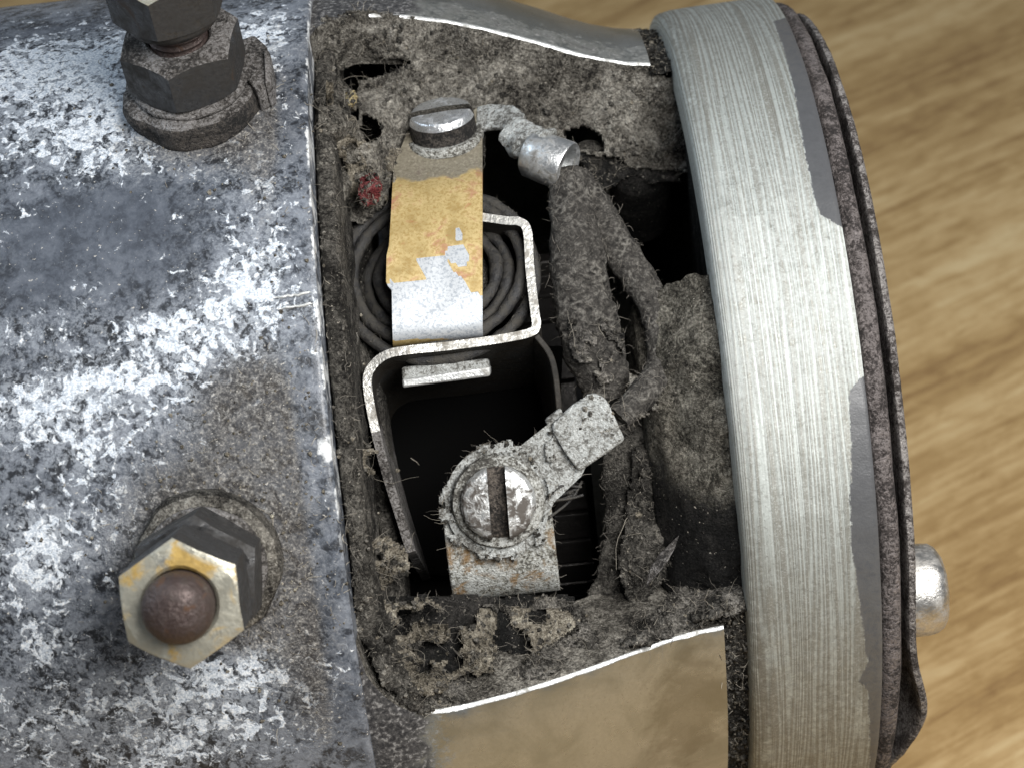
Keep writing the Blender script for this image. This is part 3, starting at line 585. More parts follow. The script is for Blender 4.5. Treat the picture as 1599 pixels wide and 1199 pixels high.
def build_box():
    z = 4.15
    pts = [at(742, 338, 3.75), at(790, 345, 3.8), at(812, 347, 3.82), at(824, 362, 3.85), at(828, 420, 3.95), at(836, 490, 4.1), at(838, 508, 4.12), at(828, 520, 4.14), at(780, 530, 4.15),
           at(700, 541, 4.18), at(640, 547, 4.2), at(605, 554, 4.2), at(582, 572, 4.2), at(574, 598, 4.24), at(584, 660, 4.3), at(604, 740, 4.3), at(626, 810, 4.28), at(642, 862, 4.25)]
    P = spline(pts, 110); inw = -RAD(14)*1.9
    v, f = sheet(P, inw, 0.088, 6); nc = 2*(len(P)-1); mi = np.ones(len(f), int); mi[len(f)-nc:len(f)-nc//2] = 0
    low = at(600, 668, 4.2)[1]
    for k in range(len(f)):
        if np.mean([v[i][1] for i in f[k]]) < low: mi[k] = 2
    o = mk('brush_holder', v, f, [M['box'], M['box_dark'], M['washer']], mi=mi, sharp=40, bevel=0.014, label='bent spring steel brush holder strip with bright top edge'); fixn(o)
    # oily inner lining plates of the lower pocket
    q = [at(838, 524, 4.08), at(862, 560, 4.05), at(872, 620, 4.0), at(876, 700, 3.95), at(872, 780, 3.9)]
    v, f = sheet(spline(q, 30), -RAD(10)*2.0+np.array([-0.15, 0, 0]), 0.06, 3); fixn(mk('pocket_side', v, f, M['box_dark'], parent=o, sharp=40, bevel=0.01))
    # bright brush shoulder in the pocket
    c = [at(627, 574, 4.02), at(763, 561, 4.02), at(766, 586, 4.05), at(629, 604, 4.05)]
    v, f = slab(c, (0, 0.02, -0.55)); b = fixn(mk('brush_shoulder', v, f, M['lug'], sharp=40, bevel=0.03, label='bright metal brush shoulder at the top of the dark pocket'))
    v, f = slab([at(628, 592, 4.065), at(766, 573, 4.065), at(766, 588, 4.05), at(629, 606, 4.05)], (0, 0.02, -0.5)); fixn(mk('bright_lip', v, f, M['edge'], parent=b, sharp=40, bevel=0.02))
    v, f = slab([at(590, 560, 2.3), at(880, 540, 2.3), at(862, 900, 2.2), at(630, 900, 2.2)], (0, 0, -0.1)); mk('dark_brush_sheet', v, f, M['pocket_black'], bevel=0.04, sharp=40, parent=o)  # thin sheet in the brush's place, its black colour stands for deep shade
    # narrow black guide bars at the left of the pocket
    for (p, q, w, mm) in (((535, 640), (574, 905), .16, 'dust_dark'), ((590, 740), (622, 900), .09, 'dust_dark')):
        n = 14; zz = 3.1 if mm == 'black' else 4.0; path = np.linspace(at(*p, zz), at(*q, zz-.1), n); v, f = tube(path, w, 12, 0.25, 4, 5); fixn(mk('guide_bar', v, f, M[mm], parent=o))
    return o
build_box()

def build_spring():
    c = at(684, 430, 3.60); ax = RAD(27); a, b, w = frame(ax); first = None
    for i, (r, dz) in enumerate([(0.99, .02), (0.86, .09), (0.72, -0.05), (0.60, 0.02)]):
        th = np.linspace(0, 2*math.pi, 72, endpoint=False)
        P = [c+a*math.cos(t)*r+b*math.sin(t)*r*0.95+w*(dz+0.06*math.sin(t+i)) for t in th]; P.append(P[0])
        v, f = tube(P, 0.062, 10, 0.5, 7, i, cap=False)
        o = mk('spring_coil', v, f, M['wire'], parent=first or dyn, label='dark dusty coil spring behind the brass coloured strip' if first is None else None)
        if first is None: first = o
    # dusty drum inside the spring
    pr = [(0, -0.9), (0.50, -0.9), (0.52, -0.12), (0.46, -0.05), (0, -0.03)]; v, f = lathe(dense(pr, 0.06), c, ax, 40); v += (fbm(v, 5, 4, 3)*0.09)[:, None]*w
    mk('spring_drum', v, f, M['dust_dark'], parent=first)
build_spring()

def build_strip():
    # width along x; path down the strip: under the screw, bend, long face, tucked lower end
    L = [(3.62, 2.62), (3.40, 2.82), (3.10, 3.08), (2.86, 3.30), (2.72, 3.46), (2.60, 3.60), (2.4, 3.74), (2.1, 3.90), (1.8, 4.02), (1.5, 4.11), (1.25, 4.15), (1.14, 4.12), (1.09, 4.02), (1.08, 3.85)]
    P = spline([(0, a, b) for a, b in L], 90); n = len(P); nx = 40; v = []; col = []
    def pxy(p):
        q = BAS.T@np.asarray(p, float)+OFF; return 600+F_PX*q[1]/q[2]
    xl = []; xr = []
    for p in P:
        py = pxy((1.0, p[1], p[2])); l = np.interp(py, [200, 260, 380, 395, 440, 446, 520], [640, 615, 608, 604, 603, 612, 613]); xl.append(at(l, py, p[2])[0]); xr.append(at(755, py, p[2])[0])
    cum = np.concatenate([[0], np.cumsum(np.linalg.norm(np.diff(P, axis=0), axis=1))]); cum /= cum[-1]
    T = np.gradient(P, axis=0); N = np.cross(np.array([1, 0, 0]), T); N /= np.linalg.norm(N, axis=1)[:, None]
    if N[n//2][2] < 0: N = -N
    CAMv = CAM
    def pix(p):
        q = BAS.T@np.asarray(p)+OFF; return 800+F_PX*q[0]/q[2], 600+F_PX*q[1]/q[2]
    lac_sil = [(648, 402), (700, 400), (712, 425), (735, 455), (756, 470), (756, 530), (600, 530), (600, 441), (668, 441)]   # bare plating area on the face
    chips = [[(697, 392), (722, 385), (735, 400), (722, 416), (706, 408)], [(713, 358), (722, 355), (724, 378), (712, 380)]]
    out = []
    for side in (1, -1):
        for i in range(n):
            for j in range(nx+1):
                u = j/nx; x = xl[i]+(xr[i]-xl[i])*u; p = np.array([x, P[i][1], P[i][2]])+N[i]*0.03*side; out.append(p)
    v = np.array(out)
    pxs = np.array([pix(p) for p in v]); jit = (np.stack([fbm(v, 5, 3, 1), fbm(v, 5, 3, 2)], 1)*14)
    q = pxs+jit; bare = inpoly(q[:, 0], q[:, 1], lac_sil)
    for c in chips: bare |= inpoly(q[:, 0], q[:, 1], c)
    dust = np.clip((300-pxs[:, 1]+10*fbm(v, 4, 3, 6)*4)/45, 0, 1)*np.clip(1.15-np.clip((pxs[:, 0]-700)/50, 0, .5)*0.6, 0, 1)
    col = np.stack([1-bare*1.0, dust, dust*0], 1)
    g1 = gridf(n, nx+1); o = n*(nx+1); f = g1.tolist()+[[k+o for k in q[::-1]] for q in g1.tolist()]
    bnd = [(i, 0) for i in range(n)]+[(n-1, j) for j in range(1, nx+1)]+[(i, nx) for i in range(n-2, -1, -1)]+[(0, j) for j in range(nx-1, 0, -1)]
    for a, b in zip(bnd, bnd[1:]+bnd[:1]):
        A = a[0]*(nx+1)+a[1]; B = b[0]*(nx+1)+b[1]; f.append([A, B, B+o, A+o])
    v += (fbm(v, 2, 3, 4)*0.04)[:, None]*np.array([0, 0.3, 1])
    fixn(mk('terminal_strip', v, f, M['strip'], col=col, sharp=45, label='flat metal strip with golden lacquer flaking off a silvery lower end'))
build_strip()

def slotted_head(org, axis, r, h, slot_w, slot_d, rot, dome=0.04):
    """round head with a straight slot: strips parallel to the slot, the slot floor stepped down"""
    a, b, w = frame(axis); org = np.array(org, float); ca, sa = math.cos(rot), math.sin(rot); hw = slot_w/2; v = []; nt = 33
    cols = [(q, 0) for q in -r*np.cos(np.linspace(0, math.acos(hw/r), 16))]+[(q, 1) for q in np.linspace(-hw*0.98, hw*0.98, 6)]+[(q, 0) for q in r*np.cos(np.linspace(math.acos(hw/r), 0, 16))]
    mi = []; tt = np.sin(np.linspace(-math.pi/2, math.pi/2, nt))
    def put(x, y, z): v.append(org+a*(x*sa+y*ca)+b*(-x*ca+y*sa)+w*z)
    for q, low in cols:
        L = math.sqrt(max(r*r-q*q, 1e-6))
        for t in tt:
            y = L*t; rho = math.hypot(q, y)/r; z = h+dome*(1-rho*rho)-0.07*max(0, (rho-0.88)/0.12)**2*(h/0.17)*0.7
            put(q, y, z-slot_d*low)
    nc = len(cols); f = gridf(nc, nt).tolist(); mi = [int(cols[i][1] or cols[i+1][1]) for i in range(nc-1) for j in range(nt-1)]
    ring = [i*nt for i in range(nc)]+[(nc-1)*nt+j for j in range(1, nt)]+[i*nt+nt-1 for i in range(nc-2, -1, -1)]+[j for j in range(nt-2, 0, -1)]
    base = len(v)
    for k in ring: p = v[k]; d = np.dot(p-org, w); v.append(p-w*d)
    for i in range(len(ring)): j = (i+1) % len(ring); f.append([ring[i], ring[j], base+j, base+i]); mi.append(2)
    return np.array(v), f, np.array(mi)

def build_screws():
    # lower screw, facing the viewer
    ax = RAD(-4); c = at(779, 783, 4.36)
    pr = [(0.0, 0), (0.45, 0), (0.46, 0.02), (0.44, 0.06), (0.2, 0.08)]; v, f = lathe(dense(pr, 0.03), c-ax*0.02, ax, 60); v += (fbm(v, 6, 4, 4)*0.09)[:, None]*ax
    w = mk('washer', v, f, M['steel_dusty'], sharp=60)
    v, f, fm = slotted_head(c+ax*0.02, ax, 0.365, 0.15, 0.175, 0.12, math.radians(90-2), 0.09); v += (fbm(v, 9, 3, 2)*0.03)[:, None]*ax
    s = fixn(mk('terminal_screw', v, f, [M['screw'], M['rust'], M['steel_dusty']], mi=fm, sharp=38, label='round slotted screw with rusty vertical slot and bright halves')); w.parent = s
    # upper screw, tipped towards the top of the picture
    ax = RAD(56)+np.array([-0.05, 0, 0]); ax /= np.linalg.norm(ax); c = at(694, 208, 2.98)
    pr = [(0.0, -0.1), (0.40, -0.1), (0.41, -0.08), (0.41, -0.03), (0.39, 0.0), (0.2, 0.0)]; v, f = lathe(pr, c, ax, 48); v += (fbm(v, 6, 3, 4)*0.03)[:, None]*ax
    w = mk('washer', v, f, M['steel_dusty'], sharp=40)
    v, f, fm = slotted_head(c, ax, 0.345, 0.25, 0.115, 0.12, math.radians(0), 0.02); v += (fbm(v, 9, 3, 2)*0.015)[:, None]*ax
    s = fixn(mk('terminal_screw', v, f, [M['screw_face'], M['dust_dark'], M['collar_side']], mi=fm, sharp=38, label='cheese head screw with shiny face above the golden strip')); w.parent = s
build_screws()

def build_lugs():
    # lower lug: ring round the screw, neck and folded barrel pointing up to the right
    z = 4.30; c0 = (779, 783); pts = []
    for d in range(40, 331, 10):
        t = math.radians(d); pts.append(at(c0[0]+84*math.cos(t), c0[1]-88*math.sin(t), z))
    pts += [at(858, 800, z), at(866, 784, z+.02), at(908, 744, z+.06), at(930, 700, z+.06), at(892, 650, z+.06), at(862, 658, z+.04), at(834, 680, z+.02), at(814, 696, z)]
    v, f = slab(pts, (0, 0, -0.09)); lug = fixn(mk('ring_lug', v, f, M['lug'], sharp=40, bevel=0.02, label='flat ring lug with folded barrel round the lower screw'))
    q = [at(864, 676, z+.10), at(862, 662, z+.11), at(895, 632, z+.14), at(927, 613, z+.16), at(946, 622, z+.19), at(960, 650, z+.2), at(977, 687, z+.17), at(942, 712, z+.16), at(905, 737, z+.12), at(886, 712, z+.14)]
    v, f = slab(q, (0, 0, -0.22)); fixn(mk('lug_barrel', v, f, M['lug'], parent=lug, sharp=40, bevel=0.035, segs=3))
    q = [at(850, 656, z), at(876, 636, z+.05), at(884, 660, z+.08), at(862, 676, z+.05)]
    v, f = slab(q, (0, 0, -0.2)); fixn(mk('lug_fold', v, f, M['lug'], parent=lug, sharp=40, bevel=0.03))
    # frayed strands under the lug
    for k in range(9):
        a = at(850+random.uniform(-10, 15), 770+random.uniform(-10, 40), z-.02); b = at(895+random.uniform(-10, 20), 745+random.uniform(-4, 30), z-.1)
        mid = (a+b)/2+RNG.normal(size=3)*0.08; v, f = tube(spline([a, mid, b], 10), 0.014, 6); mk('strand', v, f, M['wire'], parent=lug)
    # bent tab that carries the lower screw
    xa = at(697, 850, 4.15)[0]; xb = at(868, 850, 4.15)[0]
    L = [(-0.3, 4.19), (-0.9, 4.18), (-1.15, 4.16), (-1.30, 4.10), (-1.40, 3.97), (-1.43, 3.8), (-1.44, 3.3)]
    ya = at(780, 800, 4.19)[1]; yb = at(780, 862, 4.18)[1]; yc = at(780, 905, 4.1)[1]; yd = at(780, 926, 3.9)[1]
    L = [(ya+0.25, 4.19), (ya, 4.19), (yb+.1, 4.19), (yb-.05, 4.17), (yc+.05, 4.10), (yd+.02, 3.92), (yd, 3.7), (yd, 3.0)]
    P = spline([(xa, a, b) for a, b in L], 50); v, f = sheet(P, (xb-xa, 0, 0), 0.08, 8)
    tab = fixn(mk('brush_tab', v, f, M['tab'], sharp=40, bevel=0.02, label='bent metal tab with orange stain under the lower screw'))
    # upper lug: tongue from the upper screw, pinched neck, bright barrel
    P = spline([at(742, 208, 2.95), at(772, 203, 3.05), at(800, 210, 3.2), at(818, 222, 3.35)], 20)
    v, f = sheet(P, np.array([0.05, 0.28, -0.22]), 0.06, 4); v += (fbm(v, 5, 3, 3)*0.06)[:, None]; up = fixn(mk('cable_lug', v, f, M['lug'], sharp=40, bevel=0.015, label='crimped cable lug with bright round barrel at the upper screw'))
    P = spline([at(795, 205, 3.25), at(826, 225, 3.42), at(850, 238, 3.5)], 16); v, f = tube(P, np.linspace(0.17, 0.23, 16), 18, 0.7, 5, 6, 0.6); mk('lug_neck', v, f, M['lug'], parent=up, sharp=50)
    a = at(826, 240, 3.45); b = at(888, 262, 3.62); ax = b-a; L_ = np.linalg.norm(ax)
    pr = [(0.10, 0), (0.215, 0.0), (0.235, 0.02), (0.25, L_*0.5), (0.252, L_-.02), (0.24, L_), (0.17, L_), (0.165, L_-.1), (0, L_-.1)]
    v, f = lathe(pr, a, ax, 40, (0, 1, 0)); v += (fbm(v, 4, 3, 8)*0.03)[:, None]; mk('lug_barrel', v, f, M['steel'], parent=up, sharp=45)
build_lugs()

def build_cables():
    def cable(name, pts, rads, flat, noise, label, n=70, seed=0, mm='cloth'):
        P = spline([at(*p) for p in pts], n); r = np.interp(np.linspace(0, 1, n), np.linspace(0, 1, len(rads)), rads)
        v, f = tube(P, r, 28, noise, 3.5, seed, flat); 
        v2 = v+(fbm(v, 14, 3, seed+5)*0.05)[:, None]*np.array([1, 1, 1])
        s = np.concatenate([[0], np.cumsum(np.linalg.norm(np.diff(P, axis=0), axis=1))])
        uv = np.stack([np.tile(np.linspace(0, 6.28*0.25, 28), n), np.repeat(s, 28)], 1)
        return mk(name, v2, f, M[mm], uv=uv, label=label)
    cable('cable', [(884, 268, 3.6), (890, 310, 3.68), (898, 370, 3.75), (905, 430, 3.8), (915, 490, 3.8), (930, 545, 3.75), (945, 590, 3.7), (955, 625, 3.7)],
          [.17, .22, .26, .29, .32, .32, .27, .18], 0.75, 0.22, 'thick dusty cloth covered cable hanging from the upper lug', 90, 3)
    cable('cable', [(900, 275, 3.5), (925, 318, 3.55), (955, 370, 3.6), (992, 428, 3.65), (1020, 478, 3.7), (1035, 530, 3.75), (1030, 580, 3.85), (1000, 622, 4.1), (965, 655, 4.25)],
          [.13, .17, .19, .18, .165, .16, .15, .15, .13], 0.9, 0.15, 'thinner cloth covered cable looping right to the lower lug', 90, 9)
    cable('cable', [(960, 650, 3.45), (985, 700, 3.4), (1000, 770, 3.35), (1005, 840, 3.3), (985, 900, 3.25), (960, 960, 3.2)],
          [.24, .32, .36, .38, .36, .28], 0.35, 0.3, 'wide dark dust caked lead running down behind the lower lug', 80, 15, 'dust_dark')
build_cables()

# ------------------------------------------------------------------ dust, lint, fibres
PTS = []                                             # places where fibres grow: (point, weight tag)
def idw(px, py, ctl):
    c = np.array(ctl, float); d = (px[:, None]-c[None, :, 0])**2+(py[:, None]-c[None, :, 1])**2+60; w = d**-1.4
    return (w*c[None, :, 2]).sum(1)/w.sum(1)
def relief(name, poly, ctl, mm, res=3.5, amp=0.12, fs=4.0, thick=0.12, holes=(), seed=0, rag=10, porous=None, parent=dyn, label=None, cells=(), fib=1.0):
    p = np.array(poly, float); x0, y0 = p.min(0)-rag; x1, y1 = p.max(0)+rag
    nx = int((x1-x0)/res)+1; ny = int((y1-y0)/res)+1
    A, B = np.meshgrid(np.linspace(x0, x1, nx), np.linspace(y0, y1, ny), indexing='ij'); X = A.ravel(); Y = B.ravel()
    q = np.stack([X/165, Y/165, X*0], 1)
    jx = fbm(q, 6, 4, seed+50)*rag*3; jy = fbm(q, 6, 4, seed+60)*rag*3
    ok = inpoly(X+jx, Y+jy, poly)
    for h in holes: ok &= ~inpoly(X+jx*0.7, Y+jy*0.7, h)
    if porous is not None: ok &= ~(fbm(q, porous[0], 2, seed+70) > porous[1])
    for hx, hy, hr in cells: ok &= ((X-hx+jx*0.4)**2/1.5+(Y-hy+jy*0.4)**2) > hr*hr
    z = idw(X, Y, ctl)+fbm(q, fs, 5, seed)*amp*2+fbm(q, fs*5, 3, seed+9)*amp*0.8
    D = np.stack([(X-800)/F_PX, (Y-600)/F_PX, np.ones_like(X)], 1)@BAS.T; t = (z-CAM[2])/D[:, 2]
    V = CAM+t[:, None]*D
    fq = gridf(nx, ny); keep = ok[fq].all(1); fq = fq[keep]
    if len(fq) == 0: return
    used = np.unique(fq); mp = -np.ones(len(V), int); mp[used] = np.arange(len(used)); fq = mp[fq]; V = V[used]; n = len(V)
    e = np.concatenate([fq[:, [0, 1]], fq[:, [1, 2]], fq[:, [2, 3]], fq[:, [3, 0]]]); key = np.sort(e, 1); _, idx, cnt = np.unique(key[:, 0]*n+key[:, 1], return_index=True, return_counts=True)
    be = e[idx[cnt == 1]]
    bv = np.unique(be); bm_ = -np.ones(n, int); bm_[bv] = n+np.arange(len(bv))
    back = V[bv]-np.array([0, 0, thick]); 
    faces = fq[:, ::-1].tolist()+[[b, a, bm_[a], bm_[b]] for a, b in be]
    o = mk(name, np.vstack([V, back]), faces, M[mm], parent=parent, kind='stuff', label=label); fixn(o)
    PTS.append((V[RNG.integers(0, n, max(50, int(n*0.25)))], fib)); return o

UP_HOLES = [[(530, 112), (560, 95), (600, 90), (640, 100), (600, 112), (560, 125), (556, 150), (560, 190), (548, 190), (548, 140)],
            [(566, 180), (592, 195), (596, 212), (575, 222), (566, 205)],
            [(880, 205), (910, 196), (936, 210), (942, 236), (905, 232)]]
relief('dust', [(500, 30), (545, 14), (580, 14), (690, 38), (770, 58), (850, 78), (930, 96), (1005, 112), (1078, 125), (1090, 190), (1092, 262), (1040, 268), (985, 262), (940, 246), (890, 238), (850, 205), (810, 185), (760, 195),
                (755, 250), (730, 280), (612, 284), (600, 330), (560, 350), (520, 345), (500, 300), (494, 160)],
       [(500, 30, 3.15), (560, 20, 3.05), (700, 50, 2.9), (850, 90, 2.65), (1000, 120, 2.5), (1080, 140, 2.5), (560, 110, 2.8), (700, 120, 2.65), (900, 150, 2.35), (1040, 200, 2.4), (1040, 260, 2.35), (840, 190, 2.5), (660, 240, 2.85), (740, 240, 2.8), (540, 250, 3.6), (560, 330, 3.5), (510, 200, 4.2), (510, 320, 4.5)],
       'dust', holes=UP_HOLES, seed=1, amp=0.10, rag=7, label='grey brown dust caked on the upper window wall')
relief('lint', [(520, 200), (560, 215), (600, 230), (640, 232), (660, 245), (750, 248), (752, 268), (700, 276), (625, 280), (600, 315), (560, 325), (535, 300), (515, 260)],
       [(520, 210, 3.9), (560, 300, 3.75), (640, 250, 3.1), (740, 258, 3.05), (610, 300, 3.5)], 'dust_pale', holes=[[(540, 230), (560, 225), (565, 250), (548, 255)]], seed=5, amp=0.06, rag=7, porous=(9, 0.16), label='pale lint web beside the upper screw')
relief('lint', [(505, 125), (540, 130), (552, 150), (556, 200), (570, 225), (560, 245), (525, 230), (508, 190)], [(505, 130, 4.4), (550, 160, 3.6), (560, 235, 3.6)], 'dust_pale', seed=6, amp=0.06, rag=6, res=2.5, cells=[(RNG.uniform(505, 560), RNG.uniform(130, 240), RNG.choice([4, 6, 9, 13])) for _ in range(18)])
# dusty rounded boss beside the black hole
def boss(px, py, z, r, mm, sx=1, seed=0, name='boss', deg=45):
    c = at(px, py, z); ax = RAD(deg); a, b, w = frame(ax); v, f = lathe([(r*math.cos(t), r*math.sin(t)*0.9) for t in np.linspace(0, 1.57, 14)], c, ax, 36)
    v2, f2 = lathe([(r, -1.2), (r, 0)], c, ax, 36); v, f = join((v, f), (v2, f2)); v += (fbm(v, 4, 4, seed)*0.12)[:, None]*w; return mk(name, v, f, M[mm], parent=BRK)
boss(598, 165, 2.6, 0.28, 'dust_dark', seed=3)
boss(1000, 262, 2.0, 0.36, 'recess_black', seed=8, deg=20); boss(920, 252, 2.2, 0.22, 'dust_dark', seed=4, deg=30)
relief('dust', [(880, 236), (930, 240), (990, 250), (1060, 262), (1062, 285), (1020, 290), (985, 276), (940, 300), (915, 270)], [(880, 236, 2.5), (1060, 270, 2.3), (930, 280, 2.4)], 'recess_black', seed=9, amp=0.1, rag=6)
# dust lying on the lower window wall
relief('dust', [(600, 932), (640, 945), (690, 932), (740, 950), (800, 944), (850, 932), (905, 942), (925, 985), (980, 972), (1030, 950), (1075, 905), (1110, 880), (1168, 852), (1172, 950), (1135, 964), (1080, 980), (1000, 1012), (900, 1044), (800, 1078), (690, 1114), (640, 1105), (600, 1050), (585, 985)],
       [(600, 940, 4.2), (700, 940, 4.0), (850, 940, 3.9), (980, 970, 3.9), (1080, 900, 3.7), (1160, 860, 3.8), (1140, 960, 4.28), (1000, 1010, 4.42), (850, 1060, 4.62), (690, 1110, 4.86), (600, 1050, 4.95), (590, 985, 4.8), (760, 1000, 4.25), (900, 1000, 4.2)],
       'dust_low', holes=[[(612, 950), (690, 945), (800, 955), (895, 950), (900, 985), (860, 1005), (800, 1035), (720, 1062), (665, 1075), (630, 1040), (612, 990)], [(775, 1030), (790, 1008), (815, 1005), (828, 1022), (812, 1040), (790, 1042)]], seed=11, amp=0.11, rag=7, label='thick dust lying on the lower window wall', fib=1.4)
relief('dust', [(590, 930), (700, 930), (900, 930), (915, 990), (800, 1050), (660, 1090), (600, 1040)], [(600, 940, 4.1), (890, 950, 3.75), (660, 1080, 4.6), (800, 1040, 4.2)], 'recess_black', seed=12, amp=0.1, rag=4, fib=0.2)  # black bed under the lint, coloured so that its holes look shaded
CELLS = [(RNG.uniform(615, 900), RNG.uniform(945, 1070), RNG.choice([4, 6, 8, 11, 15, 19], p=[.30, .30, .2, .12, .06, .02])) for _ in range(58)]
relief('lint', [(592, 935), (660, 936), (720, 950), (800, 950), (880, 950), (905, 980), (870, 1005), (830, 1030), (780, 1050), (720, 1075), (660, 1092), (612, 1060), (592, 990)],
       [(605, 940, 4.35), (800, 950, 4.1), (880, 980, 4.15), (660, 1080, 4.95), (780, 1040, 4.6), (720, 1000, 4.45)], 'dust_pale', holes=[[(775, 1030), (790, 1008), (815, 1005), (828, 1022), (812, 1040), (790, 1042)]], seed=13, amp=0.10, rag=8, porous=(6.5, 0.07), label='pale porous lint with dark holes below the brush tab', fib=1.6)
# dust strings along the left guide
relief('dust', [(522, 560), (540, 600), (550, 680), (568, 760), (592, 850), (612, 880), (604, 912), (582, 915), (556, 860), (536, 780), (526, 680)], [(525, 570, 4.4), (545, 650, 4.1), (575, 800, 4.0), (600, 900, 4.1)], 'dust', seed=15, amp=0.12, rag=6, porous=(7, 0.10))
relief('lint', [(548, 690), (572, 682), (592, 706), (578, 722), (590, 745), (566, 738), (545, 750), (552, 720)], [(552, 690, 4.75), (585, 730, 4.6)], 'dust_pale', res=2.5, seed=16, amp=0.08, rag=11, cells=[(560, 712, 6), (580, 725, 5), (570, 695, 4)])
relief('lint', [(570, 850), (600, 838), (630, 862), (640, 888), (615, 900), (600, 930), (578, 915), (562, 880)], [(575, 850, 4.75), (630, 900, 4.5)], 'dust_pale', res=2.5, seed=17, amp=0.12, rag=12, cells=[(590, 870, 7), (612, 880, 5), (585, 900, 6), (600, 855, 4)])
relief('dust', [(548, 900), (600, 955), (640, 1060), (685, 1112), (640, 1108), (585, 1060), (556, 980)], [(548, 900, 5.2), (600, 970, 5.0), (640, 1060, 5.0), (585, 1060, 5.08), (685, 1115, 4.93)], 'dust_dark', seed=18, amp=0.04, rag=9, fib=0.3)
# clumps around the cables
relief('dust', [(985, 585), (1040, 590), (1080, 605), (1082, 635), (1060, 650), (1035, 640), (1000, 665), (970, 660), (975, 620)], [(985, 590, 4.0), (1075, 620, 3.7), (980, 655, 4.3)], 'dust', seed=21, amp=0.12, rag=8, porous=(8, 0.17), label='lint clump beside the lower lug')
relief('dust', [(985, 700), (1045, 690), (1052, 760), (1060, 850), (1045, 900), (1015, 945), (985, 960), (965, 900), (975, 800)], [(985, 700, 3.6), (1050, 800, 3.55), (1000, 940, 3.6)], 'dust_dark', seed=23, amp=0.12, rag=6)
relief('dust', [(880, 500), (930, 490), (975, 520), (982, 575), (960, 605), (930, 600), (895, 560)], [(880, 500, 4.0), (930, 540, 4.05), (975, 580, 3.9)], 'cloth_dust', seed=25, amp=0.10, rag=8, porous=(6, 0.10))
LUGP = [(779+92*math.cos(t), 783-94*math.sin(t)) for t in np.linspace(0.8, 5.6, 24)]+[(862, 770), (905, 738), (976, 690), (950, 626), (925, 612), (862, 662), (830, 700)]
relief('lug_dust', LUGP, [(779, 783, 4.37), (700, 783, 4.315), (860, 720, 4.37), (950, 650, 4.47), (779, 870, 4.32), (779, 700, 4.315)], 'lug', res=2.5, amp=0.03, fs=7, thick=0.03, holes=[[(779+60*math.cos(t), 783-60*math.sin(t)) for t in np.linspace(0, 6.1, 20)]], seed=41, rag=6, porous=(9, -0.04), fib=0.5, label='dust film on the lower lug')
# feather-like husk at the lower right, red wool, amber crumb
v, f = slab([at(1058, 838, 4.1), at(1050, 862, 4.2), at(1030, 893, 4.25), at(1010, 915, 4.2), at(1014, 890, 4.2), at(1032, 862, 4.15)], (0.03, 0.02, -0.03)); v += (fbm(v, 8, 2, 3)*0.1)[:, None]; fixn(mk('insect_husk', v, f, M['washer'], sharp=40, bevel=0.01, label='thin grey husk stuck in the lower right dust'))
relief('red_wool', [(562, 276), (585, 268), (594, 290), (588, 318), (568, 325), (556, 305)], [(562, 280, 3.95), (590, 315, 3.95), (575, 295, 4.12)], 'red', res=2.5, seed=27, amp=0.1, rag=4, thick=0.15, label='tuft of red wool left of the golden strip')
relief('crumb', [(540, 142), (552, 138), (558, 150), (556, 165), (544, 168), (538, 156)], [(540, 150, 3.9), (549, 154, 4.05), (556, 160, 3.9)], 'amber', res=2.0, seed=28, amp=0.05, rag=2, thick=0.12, label='pale amber crumb near the black hole')

def fibres(name, base, mm, L, rad, curl, label=None, outward=0.5):
    n = len(base); K = 7; V = []; Fs = []
    d = RNG.normal(size=(n, 3)); d[:, 2] = d[:, 2]*0.5+outward; d /= np.linalg.norm(d, axis=1)[:, None]
    ln = L*np.exp(RNG.normal(size=n)*0.5); p = base.copy(); P = [p.copy()]; c = RNG.normal(size=(n, 3))*curl
    for k in range(K-1):
        d = d+c*0.35+RNG.normal(size=(n, 3))*curl*0.25; d[:, 2] -= 0.08; d /= np.linalg.norm(d, axis=1)[:, None]; p = p+d*(ln/K)[:, None]; P.append(p.copy())
    P = np.stack(P, 1); a = RNG.normal(size=(n, 3)); T = P[:, -1]-P[:, 0]; b1 = np.cross(a, T); b1 /= np.linalg.norm(b1, axis=1)[:, None]+1e-9; b2 = np.cross(T, b1); b2 /= np.linalg.norm(b2, axis=1)[:, None]+1e-9
    r = rad*RNG.uniform(0.6, 1.4, n)[:, None, None]*np.linspace(1, 0.5, K)[None, :, None]
    rings = np.stack([P+r*(b1*math.cos(q)+b2*math.sin(q))[:, None, :] for q in (0, 2.09, 4.19)], 2)      # n,K,3,3
    V = rings.reshape(-1, 3); g = gridf(K, 3, False, True); Fs = (g[None]+np.arange(n)[:, None, None]*K*3).reshape(-1, 4)
    mk(name, V, Fs, M[mm], kind='stuff', label=label)
def pick(n):
    w = np.array([len(p)*f for p, f in PTS]); w /= w.sum(); k = RNG.choice(len(PTS), n, p=w); return np.array([PTS[i][0][RNG.integers(len(PTS[i][0]))] for i in k])
fibres('fibre', pick(3400), 'fib_grey', 0.085, 0.0022, 1.5, 'fine grey fibres of lint over the dust', 0.1)
fibres('fibre', pick(2400), 'fib_pale', 0.08, 0.0021, 1.6, 'pale curly fibres of lint over the dust', 0.12)
fibres('fibre', pick(1300), 'fib_dark', 0.08, 0.0028, 1.4, 'dark fibres of lint over the dust', 0.1)
fibres('fibre', pick(420), 'fib_pale', 0.20, 0.0023, 1.0, 'a few long loose fibres over the dust', 0.35)
def surf_pts(obs, n):
    out = []
    for nm in obs:
        o = bpy.data.objects[nm]; c = np.array([p.co for p in o.data.vertices])/CM; out.append(c[RNG.integers(0, len(c), n)])
    return np.vstack(out)
fibres('fibre', surf_pts(['cable', 'cable.001', 'cable.002'], 420), 'fib_grey', 0.08, 0.0027, 0.8, 'short fibres standing off the cable braid', 0.2)
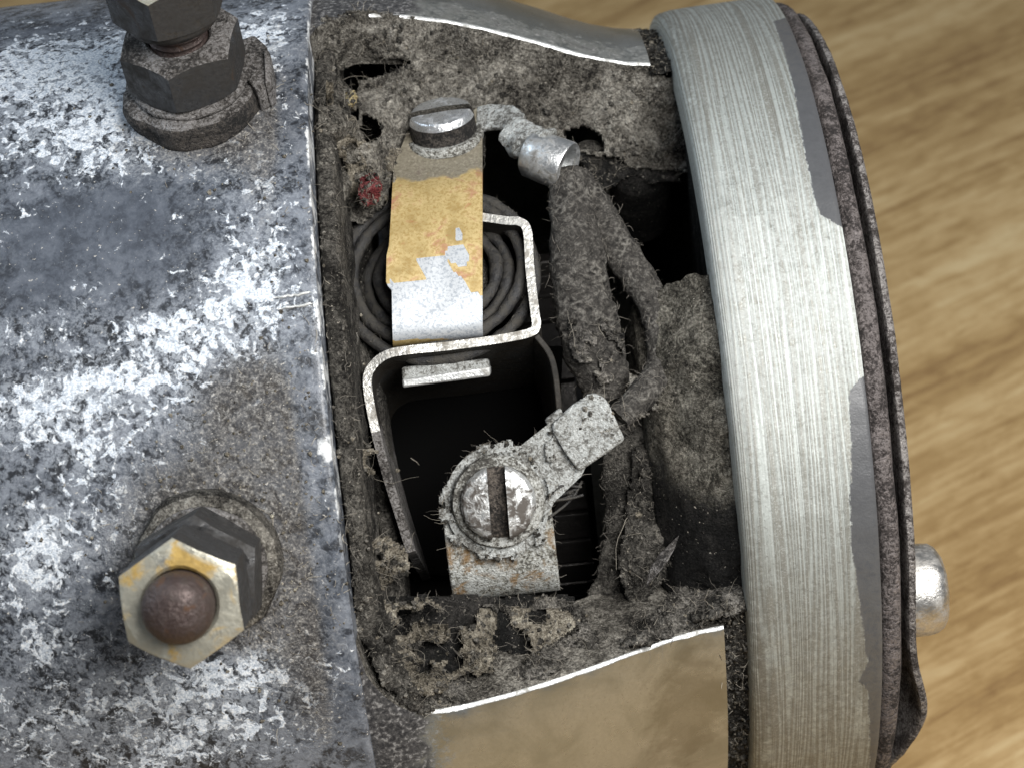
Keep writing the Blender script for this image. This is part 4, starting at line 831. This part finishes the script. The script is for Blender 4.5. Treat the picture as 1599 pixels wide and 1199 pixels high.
fibres('fibre', surf_pts(['ring_lug', 'brush_tab', 'spring_coil', 'spring_drum', 'washer'], 160), 'fib_grey', 0.07, 0.003, 0.8, 'short fibres on the lower lug and spring', 0.2)
def ring_pts(n):
    th = RNG.uniform(WB, WT, n); x = RNG.uniform(0.02, 0.22, n); return np.array([pol(a, 5.25, t) for a, t in zip(x, th)])
fibres('fibre', ring_pts(500), 'fib_grey', 0.08, 0.0032, 0.8, 'fibres along the seating ring', 0.4)
def groove_pts(n):
    th = np.where(RNG.random(n) < 0.75, RNG.uniform(-75, WB+1, n), RNG.uniform(WT-2, 90, n)); x = RNG.uniform(3.42, 3.75, n); return np.array([pol(a, 4.53, t) for a, t in zip(x, th)])
fibres('fibre', groove_pts(420), 'fib_pale', 0.055, 0.0032, 0.9, 'pale fibres caught in the groove beside the rim', 0.4)
def body_pts(n):
    out = []
    for px, py, sx, sy, k in ((340, 830, 110, 100, .45), (310, 200, 100, 60, .15), (440, 900, 50, 150, .25), (450, 500, 50, 250, .15)):
        for _ in range(int(n*k)):
            out.append(on_cyl(px+random.gauss(0, sx), py+random.gauss(0, sy), 5.6))
    return np.array(out)
fibres('fibre', body_pts(420), 'fib_pale', 0.08, 0.0036, 0.8, 'scattered pale fibres on the body near the studs', 0.25)

def grains(name, pts, mm, r0, r1, label=None):
    n = len(pts); ico = np.array([(0, 0, 1), (.9, 0, .3), (.28, .85, .3), (-.72, .53, .3), (-.72, -.53, .3), (.28, -.85, .3), (.6, .5, -.6), (-.6, .5, -.6), (0, -.75, -.6)])
    fc = [(0, 1, 2), (0, 2, 3), (0, 3, 4), (0, 4, 5), (0, 5, 1), (1, 6, 2), (2, 6, 7), (2, 7, 3), (3, 7, 4), (4, 7, 8), (4, 8, 5), (5, 8, 1), (1, 8, 6)]
    s = RNG.uniform(r0, r1, n)*np.exp(RNG.normal(size=n)*0.35); V = (ico[None]*(1+RNG.normal(size=(n, 9, 1))*0.25)*s[:, None, None]+pts[:, None, :]).reshape(-1, 3)
    Fs = (np.array(fc)[None]+np.arange(n)[:, None, None]*9).reshape(-1, 3); mk(name, V, Fs, M[mm], kind='stuff', label=label)
grains('grit', np.vstack([pick(1700), ring_pts(250)]), 'dust', 0.008, 0.022, 'grey brown grit over the dust')
grains('grit', np.vstack([pick(260), groove_pts(160), body_pts(500)]), 'dust_pale', 0.006, 0.016, 'pale crumbs of grit over dust and body')
grains('grit', np.vstack([pick(900), groove_pts(500)]), 'dust_dark', 0.010, 0.028, 'dark grit over the dust')
